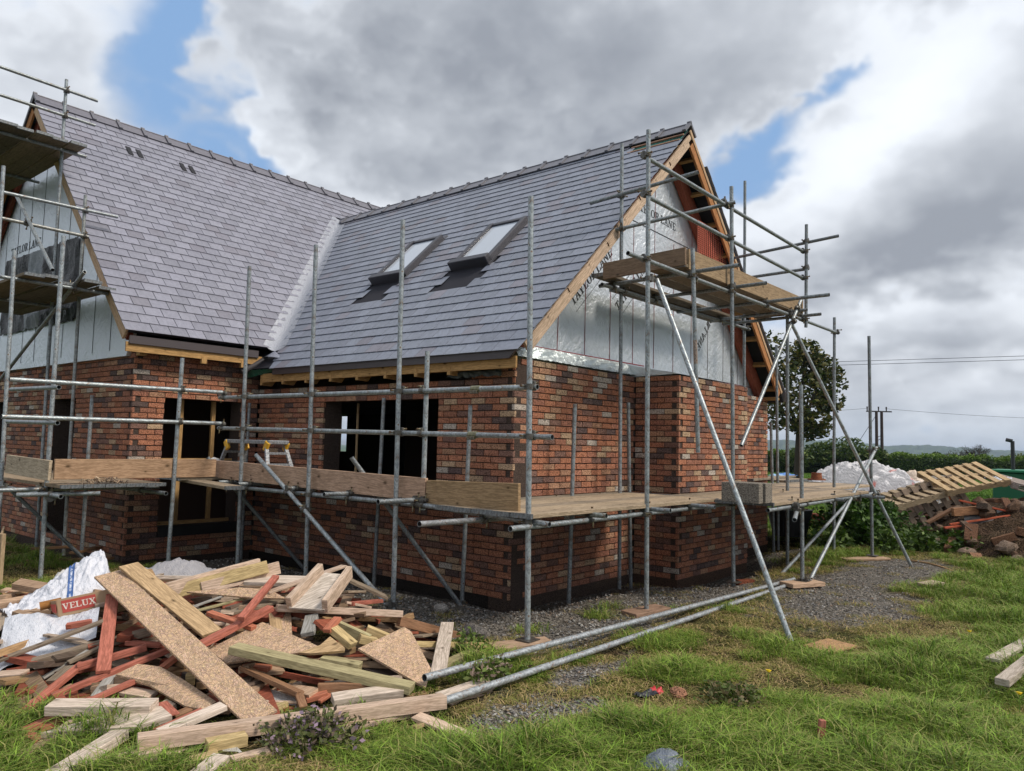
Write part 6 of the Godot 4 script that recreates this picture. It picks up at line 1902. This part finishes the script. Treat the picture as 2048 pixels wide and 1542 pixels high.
	pk("block", "pale block end at the far left under the printed sheet", Vector3(-4.795, 0.160, -0.286), Vector3(-4.681, 0.181, -0.130), 0.090, 0.050, lin(222, 196, 176), null)
	pk("block", "red stained block beside the pale block end at the far left", Vector3(-4.655, 0.161, -0.170), Vector3(-4.574, 0.183, -0.087), 0.060, 0.040, lin(200, 126, 100), null)
	pk("plank", "plank end under the red lettered box, upper of two", Vector3(-4.135, 0.479, -0.509), Vector3(-3.744, 0.544, -0.431), 0.100, 0.030, lin(222, 196, 176), null)
	pk("plank", "plank end under the red lettered box, lower of two", Vector3(-4.101, 0.441, -0.537), Vector3(-3.716, 0.499, -0.435), 0.100, 0.060, lin(202, 172, 134), null)
	pk("block", "square wood block under the strand board strip at the left", Vector3(-3.981, 0.413, -0.303), Vector3(-3.915, 0.424, -0.283), 0.070, 0.090, lin(160, 122, 94), null)
	pk("batten", "red batten half under the weathered lath by the lettered box", Vector3(-4.353, 0.380, -0.408), Vector3(-4.214, 0.402, -0.328), 0.055, 0.035, lin(196, 120, 102), null)
	pk("plank", "wood grained plank upright behind the hanging grey plank", Vector3(-3.246, 0.438, 0.439), Vector3(-3.368, 0.353, 0.668), 0.080, 0.020, lin(202, 172, 134), null)
	pk("strand_board", "upright strip of strand board left of the hanging grey plank", Vector3(-3.159, 0.447, 0.435), Vector3(-3.341, 0.326, 0.734), 0.100, 0.012, lin(222, 204, 190), M.osb)
	pk("lath", "pale lath over the blue white sheet in the hollow", Vector3(-3.842, 0.122, 1.265), Vector3(-3.702, 0.122, 1.433), 0.025, 0.012, lin(222, 196, 176), null)
	pk("offcut", "yellow angled offcut in the hollow beside the strand board strip foot", Vector3(-3.830, 0.113, 1.377), Vector3(-3.753, 0.123, 1.369), 0.070, 0.050, lin(212, 188, 140), null)
	pk("timber", "dark weathered timber deep in the heap below the strand board strip", Vector3(-3.990, 0.193, 0.609), Vector3(-3.927, 0.153, 0.924), 0.070, 0.050, lin(104, 92, 86), null)
	pk("offcut", "small square yellow block end by the curved strand board", Vector3(-4.042, 0.206, 0.709), Vector3(-3.998, 0.209, 0.740), 0.060, 0.070, lin(212, 188, 140), null)
	pk("plank", "wood grained plank under the curved strand board", Vector3(-4.356, 0.146, 0.538), Vector3(-4.257, 0.137, 0.732), 0.090, 0.025, lin(222, 196, 176), null)
	pk("board", "pale offcut end under the pale wedge board", Vector3(-4.283, 0.126, 0.942), Vector3(-4.244, 0.139, 0.940), 0.100, 0.040, lin(222, 196, 176), null)
	pk("timber", "timber stub with rings at the tip of the curved strand board", Vector3(-4.334, 0.130, 1.144), Vector3(-4.213, 0.151, 1.147), 0.060, 0.040, lin(160, 122, 94), null)
	pk("lath", "pale slat leaning into the grass under the pale wedge board", Vector3(-4.835, 0.090, 0.824), Vector3(-4.698, 0.120, 0.749), 0.030, 0.015, lin(222, 196, 176), null)
	pk("block", "crate side board at the far left above the grass", Vector3(-4.823, 0.145, -0.165), Vector3(-4.670, 0.159, -0.000), 0.050, 0.016, lin(160, 144, 126), null)
	pk("block", "crate corner block at the far left above the grass", Vector3(-4.824, 0.099, -0.096), Vector3(-4.777, 0.100, -0.017), 0.060, 0.080, lin(160, 122, 94), null)
	pk("plank", "crate upright slat at the far left of the heap", Vector3(-4.667, 0.150, -0.008), Vector3(-4.706, 0.095, 0.168), 0.030, 0.012, lin(160, 144, 126), null)
	pk("offcut", "curled pink offcut beside the pale wedge board", Vector3(-4.315, 0.154, 0.955), Vector3(-4.368, 0.160, 1.211), 0.070, 0.012, lin(196, 120, 102), null)
	pk("beam", "front beam end piece running under the loose pipe at the right", Vector3(-2.966, 0.094, 1.971), Vector3(-2.558, 0.090, 1.962), 0.080, 0.050, lin(222, 196, 176), null)
	flat("strand_board", "curved strand board piece at the lower left of the heap", PackedVector3Array([Vector3(-4.357, 0.211, 0.431), Vector3(-4.222, 0.248, 0.428), Vector3(-4.148, 0.247, 0.578), Vector3(-4.122, 0.216, 0.823), Vector3(-4.120, 0.172, 1.223), Vector3(-4.215, 0.160, 1.265), Vector3(-4.248, 0.151, 1.110), Vector3(-4.262, 0.181, 0.697)]), 0.014, lin(222, 204, 190), M.osb)
	flat("strand_board", "triangular strand board sheet leaning on the right of the heap", PackedVector3Array([Vector3(-3.136, 0.305, 1.287), Vector3(-2.638, 0.352, 1.199), Vector3(-2.612, 0.320, 1.248), Vector3(-2.818, 0.186, 1.672), Vector3(-2.977, 0.120, 1.794)]), 0.014, lin(222, 204, 190), M.osb)
	flat("strand_board", "torn strand board with peeling strands under the crossing red batten", PackedVector3Array([Vector3(-3.836, 0.302, 0.598), Vector3(-3.415, 0.405, 0.560), Vector3(-3.318, 0.318, 1.088), Vector3(-3.431, 0.289, 1.047), Vector3(-3.688, 0.254, 0.863), Vector3(-3.819, 0.247, 0.796)]), 0.014, lin(222, 204, 190), M.osb)
	flat("strand_board", "sliver of strand board behind the red battens at the back", PackedVector3Array([Vector3(-3.602, 0.534, -0.189), Vector3(-3.298, 0.562, 0.047), Vector3(-3.163, 0.557, 0.244), Vector3(-3.127, 0.508, 0.408), Vector3(-3.301, 0.509, 0.198)]), 0.012, lin(222, 204, 190), M.osb)
	flat("strand_board", "square of strand board in the grass below the front beam", PackedVector3Array([Vector3(-4.052, 0.080, 1.566), Vector3(-4.113, 0.080, 1.752), Vector3(-3.948, 0.080, 1.801), Vector3(-3.885, 0.090, 1.670)]), 0.014, lin(222, 204, 190), M.osb)
	flat("board", "pale wedge shaped board below the thick white plank", PackedVector3Array([Vector3(-4.922, 0.120, 0.882), Vector3(-4.613, 0.150, 0.928), Vector3(-4.369, 0.170, 1.067), Vector3(-4.383, 0.160, 1.229), Vector3(-4.536, 0.130, 1.188)]), 0.030, lin(226, 210, 196), M.wood1)
	flat("plywood", "wood grained plywood piece in the middle right of the heap", PackedVector3Array([Vector3(-3.456, 0.298, 1.071), Vector3(-3.313, 0.326, 1.103), Vector3(-3.206, 0.358, 1.068), Vector3(-3.208, 0.313, 1.238), Vector3(-3.217, 0.299, 1.246), Vector3(-3.403, 0.291, 1.120)]), 0.018, lin(202, 172, 134), M.wood3)
	flat("insulation_sheet", "pale blue white insulation sheet showing in the hollow of the heap", PackedVector3Array([Vector3(-3.744, 0.141, 1.025), Vector3(-3.639, 0.115, 1.320), Vector3(-3.742, 0.083, 1.485), Vector3(-3.851, 0.091, 1.261)]), 0.010, lin(178, 176, 172), M.film)
	flat("scrap", "white scrap plate in the grass by the notched batten", PackedVector3Array([Vector3(-4.342, 0.090, 1.686), Vector3(-4.268, 0.090, 1.706), Vector3(-4.288, 0.090, 1.798), Vector3(-4.365, 0.090, 1.791)]), 0.008, lin(178, 176, 172), M.film)
	tray(Vector3(-3.247, 0.567, 0.622), Vector3(-2.841, 0.751, 0.439), Vector3(-3.091, 0.560, 0.839), Vector3(-2.645, 0.721, 0.546))


func tuft(count: int, high: float, lean: float, spread: float, wide: float, cols: Array) -> ArrayMesh:
	var s := Shape.new()
	for i in count:
		var a := rng.randf() * TAU
		var p := Vector3(cos(a), 0, sin(a)) * sqrt(rng.randf()) * spread
		var h := high * rng.randf_range(0.5, 1.15)
		var dir := Vector3(rng.randfn(), 0, rng.randfn()).normalized()
		var bend := lean * rng.randf_range(0.3, 1.5) * h
		var side := dir.cross(Vector3.UP).rotated(Vector3.UP, rng.randfn() * 0.6) * wide * rng.randf_range(0.6, 1.3)
		var c: Color = (cols[rng.randi() % cols.size()] as Color) * rng.randf_range(0.75, 1.2)
		var q0 := p
		var q1 := p + Vector3(0, h * 0.55, 0) + dir * bend * 0.3
		var q2 := p + Vector3(0, h * (0.95 - 0.25 * lean), 0) + dir * bend
		s.tri(q0 - side, q0 + side, q1 + side * 0.8, c)
		s.tri(q0 - side, q1 + side * 0.8, q1 - side * 0.8, c)
		s.tri(q1 - side * 0.8, q1 + side * 0.8, q2, c)
	return s.done()


func scatter(called: String, label: String, mesh: Mesh, mat: Material, at: Array) -> void:
	var mm := MultiMesh.new()
	mm.transform_format = MultiMesh.TRANSFORM_3D
	mm.use_colors = true
	mm.mesh = mesh
	mm.instance_count = at.size()
	for i in at.size():
		mm.set_instance_transform(i, at[i][0])
		mm.set_instance_color(i, at[i][1])
	var o := MultiMeshInstance3D.new()
	o.name = numbered(called)
	o.multimesh = mm
	o.material_override = mat
	add_child(o)
	tag(o, label, "", "", "stuff")


# Lushness of the grass at a place, 0 trodden .. 1 deep.
func lush(x: float, z: float) -> float:
	var k := 0.33 + noise.get_noise_2d(x * 1.6 + 20.0, z * 1.6 - 7.0) * 0.75 + noise.get_noise_2d(x * 5.0 - 60.0, z * 5.0) * 0.35
	for q in [[-0.95, 1.15, 0.42, 1.0], [-1.05, 0.2, 0.3, 0.7], [0.5, 0.95, 0.6, 0.6], [-3.3, 2.75, 0.75, 0.65], [-1.3, 2.75, 0.5, 0.35], [-2.0, 4.2, 0.8, 0.45], [-0.2, 4.0, 0.7, 0.4], [0.6, 4.3, 1.2, 0.5], [2.6, 4.3, 1.6, 0.45], [-4.9, 0.8, 0.5, 0.8], [-4.6, 1.6, 0.35, 0.5], [5.0, 3.6, 1.5, 0.35], [-0.35, 2.9, 0.45, 0.4], [0.9, 2.55, 0.5, 0.3]]:
		k += q[3] * exp(-(Vector2(x - q[0], z - q[1]).length_squared()) / (q[2] * q[2]))
	for q in [[0.9, 3.3, 1.1, 0.55], [-0.9, 3.3, 0.7, 0.55], [-1.9, 2.95, 0.35, 0.6], [2.6, 3.3, 1.3, 0.4]]:
		k -= q[3] * exp(-(Vector2(x - q[0], z - q[1]).length_squared()) / (q[2] * q[2]))
	return clampf(k - bareness(x, z) * 1.1, 0.0, 1.3)


# Whether a board lies on the grass here.
func pressed(x: float, z: float) -> bool:
	if x > -1.8 or z < -0.8:
		return false
	var p := Vector2(x, z)
	for q in lying:
		if p.distance_to(Geometry2D.get_closest_point_to_segment(p, q[0], q[1])) < q[2]:
			return true
	return false


func build_grass() -> void:
	var green := [lin(108, 138, 54), lin(128, 156, 62), lin(88, 108, 48), lin(138, 150, 76), lin(150, 148, 92)]
	var dry := [lin(160, 150, 104), lin(128, 130, 72), lin(176, 160, 120), lin(112, 122, 62), lin(146, 132, 96)]
	var kinds := [tuft(44, 0.125, 1.0, 0.085, 0.0026, green), tuft(44, 0.075, 1.2, 0.09, 0.0024, green), tuft(46, 0.04, 2.0, 0.10, 0.0024, dry), tuft(44, 0.21, 0.85, 0.075, 0.003, green)]
	var at := [[], [], [], []]
	# near the camera densely, thinning with distance
	for i in 60000:
		var d := 1.7 + 22.0 * pow(rng.randf(), 1.9)
		var a := deg_to_rad(rng.randf_range(8.0, 92.0))
		var x := EYE.x + sin(a) * d
		var z := EYE.z - cos(a) * d
		if (x > -0.05 and x < 7.5 and z < 0.02 and z > -5.3) or (x > -2.0 and x < 7.5 and z < -5.1) or (x > 2.5 and x < 5.0 and z < 0.75 and z > 0.0):
			continue
		if heap_top(x, z) > 0.09 or pressed(x, z):
			continue
		var k := lush(x, z)
		if x > -1.6 and z < 1.2 and x < 7.4 and rng.randf() < 0.55:
			continue
		if rng.randf() > 0.25 + k * 1.3:
			continue
		var kind := 2
		if k > 0.95 and rng.randf() < 0.55:
			kind = 3
		elif k > 0.62:
			kind = 0
		elif k > 0.36:
			kind = 1
		if bareness(x, z) > 0.55 and rng.randf() < 0.9:
			continue
		var s := rng.randf_range(0.7, 1.25) * (1.0 + d * 0.02)
		var tint := Color(1, 1, 1) * rng.randf_range(0.8, 1.15)
		tint = tint.lerp(Color(1.25, 1.05, 0.95), clampf(0.75 - k, 0.0, 0.6))
		tint.a = 1.0
		at[kind].append([Transform3D(Basis(Vector3.UP, rng.randf() * TAU).scaled(Vector3(s, s * rng.randf_range(0.8, 1.2), s)), Vector3(x, ground(x, z) - 0.008, z)), tint])
	scatter("grass", "long green grass tufts about the site", kinds[0], M.blade, at[0])
	scatter("grass", "short green grass about the site", kinds[1], M.blade, at[1])
	scatter("grass", "trodden dry grass between the tufts", kinds[2], M.blade, at[2])
	scatter("grass", "deep grass clumps by the corner pole and field edge", kinds[3], M.blade, at[3])
	# field grass further off
	var far := []
	var blades := tuft(34, 0.2, 0.8, 0.22, 0.007, [lin(96, 128, 46), lin(112, 142, 54), lin(82, 112, 42)])
	for i in 9000:
		var x := rng.randf_range(9.0, 62.0)
		var z := rng.randf_range(-30.0, 8.0)
		var d := Vector2(x - EYE.x, z - EYE.z).length()
		if d < 17.0:
			continue
		far.append([Transform3D(Basis(Vector3.UP, rng.randf() * TAU).scaled(Vector3.ONE * rng.randf_range(0.8, 1.4)), Vector3(x, ground(x, z), z)), Color.WHITE * rng.randf_range(0.85, 1.1)])
	scatter("grass", "field grass beyond the site up to the hedge", blades, M.blade, far)
	# stone chippings on the bare patches
	var chip := Shape.new()
	lump(chip, Vector3.ZERO, Vector3(1, 0.55, 0.8), Color.WHITE, 5)
	var chips := []
	for i in 60000:
		var d := 2.5 + 13.0 * pow(rng.randf(), 1.3)
		var a := deg_to_rad(rng.randf_range(12.0, 84.0))
		var x := EYE.x + sin(a) * d
		var z := EYE.z - cos(a) * d
		if bareness(x, z) < 0.5 + rng.randf() * 0.3 or z < -5.0 or (x > -0.1 and z < 0.0) or (x > 2.5 and x < 5.0 and z < 0.72):
			continue
		var s := rng.randf_range(0.007, 0.019)
		chips.append([Transform3D(Basis.from_euler(Vector3(rng.randfn() * 0.4, rng.randf() * TAU, rng.randfn() * 0.4)).scaled(Vector3.ONE * s), Vector3(x, ground(x, z) + s * 0.25, z)), [lin(168, 166, 164), lin(144, 142, 142), lin(190, 186, 180), lin(128, 120, 114), lin(164, 146, 130)][rng.randi() % 5] * rng.randf_range(0.8, 1.15)])
	scatter("gravel", "grey stone chippings on the bare patches", chip.done(), M.stone, chips)
	# a few flowers
	for q in [Vector3(-1.35, 0, 3.42), Vector3(-0.5, 0, 4.75), Vector3(1.2, 0, 4.2)]:
		var f := thing("dandelion", ["yellow flower by the brown weed patch", "yellow flower near the right corner of the grass", "yellow flower in the long grass at the right"][names.get("dandelion", 0)], "flower", Vector3(q.x, ground(q.x, q.z), q.z))
		var s := Shape.new()
		s.tube(Vector3.ZERO, Vector3(0.01, 0.13, 0), 0.003, 0.002, 5, lin(110, 140, 60), 0.0, false)
		obj("stem", s.done(), M.leaf, f)
		s = Shape.new()
		s.tube(Vector3(0.01, 0.128, 0), Vector3(0.012, 0.142, 0), 0.008, 0.02, 9, lin(236, 200, 40))
		obj("flower_head", s.done(), M.leaf, f)
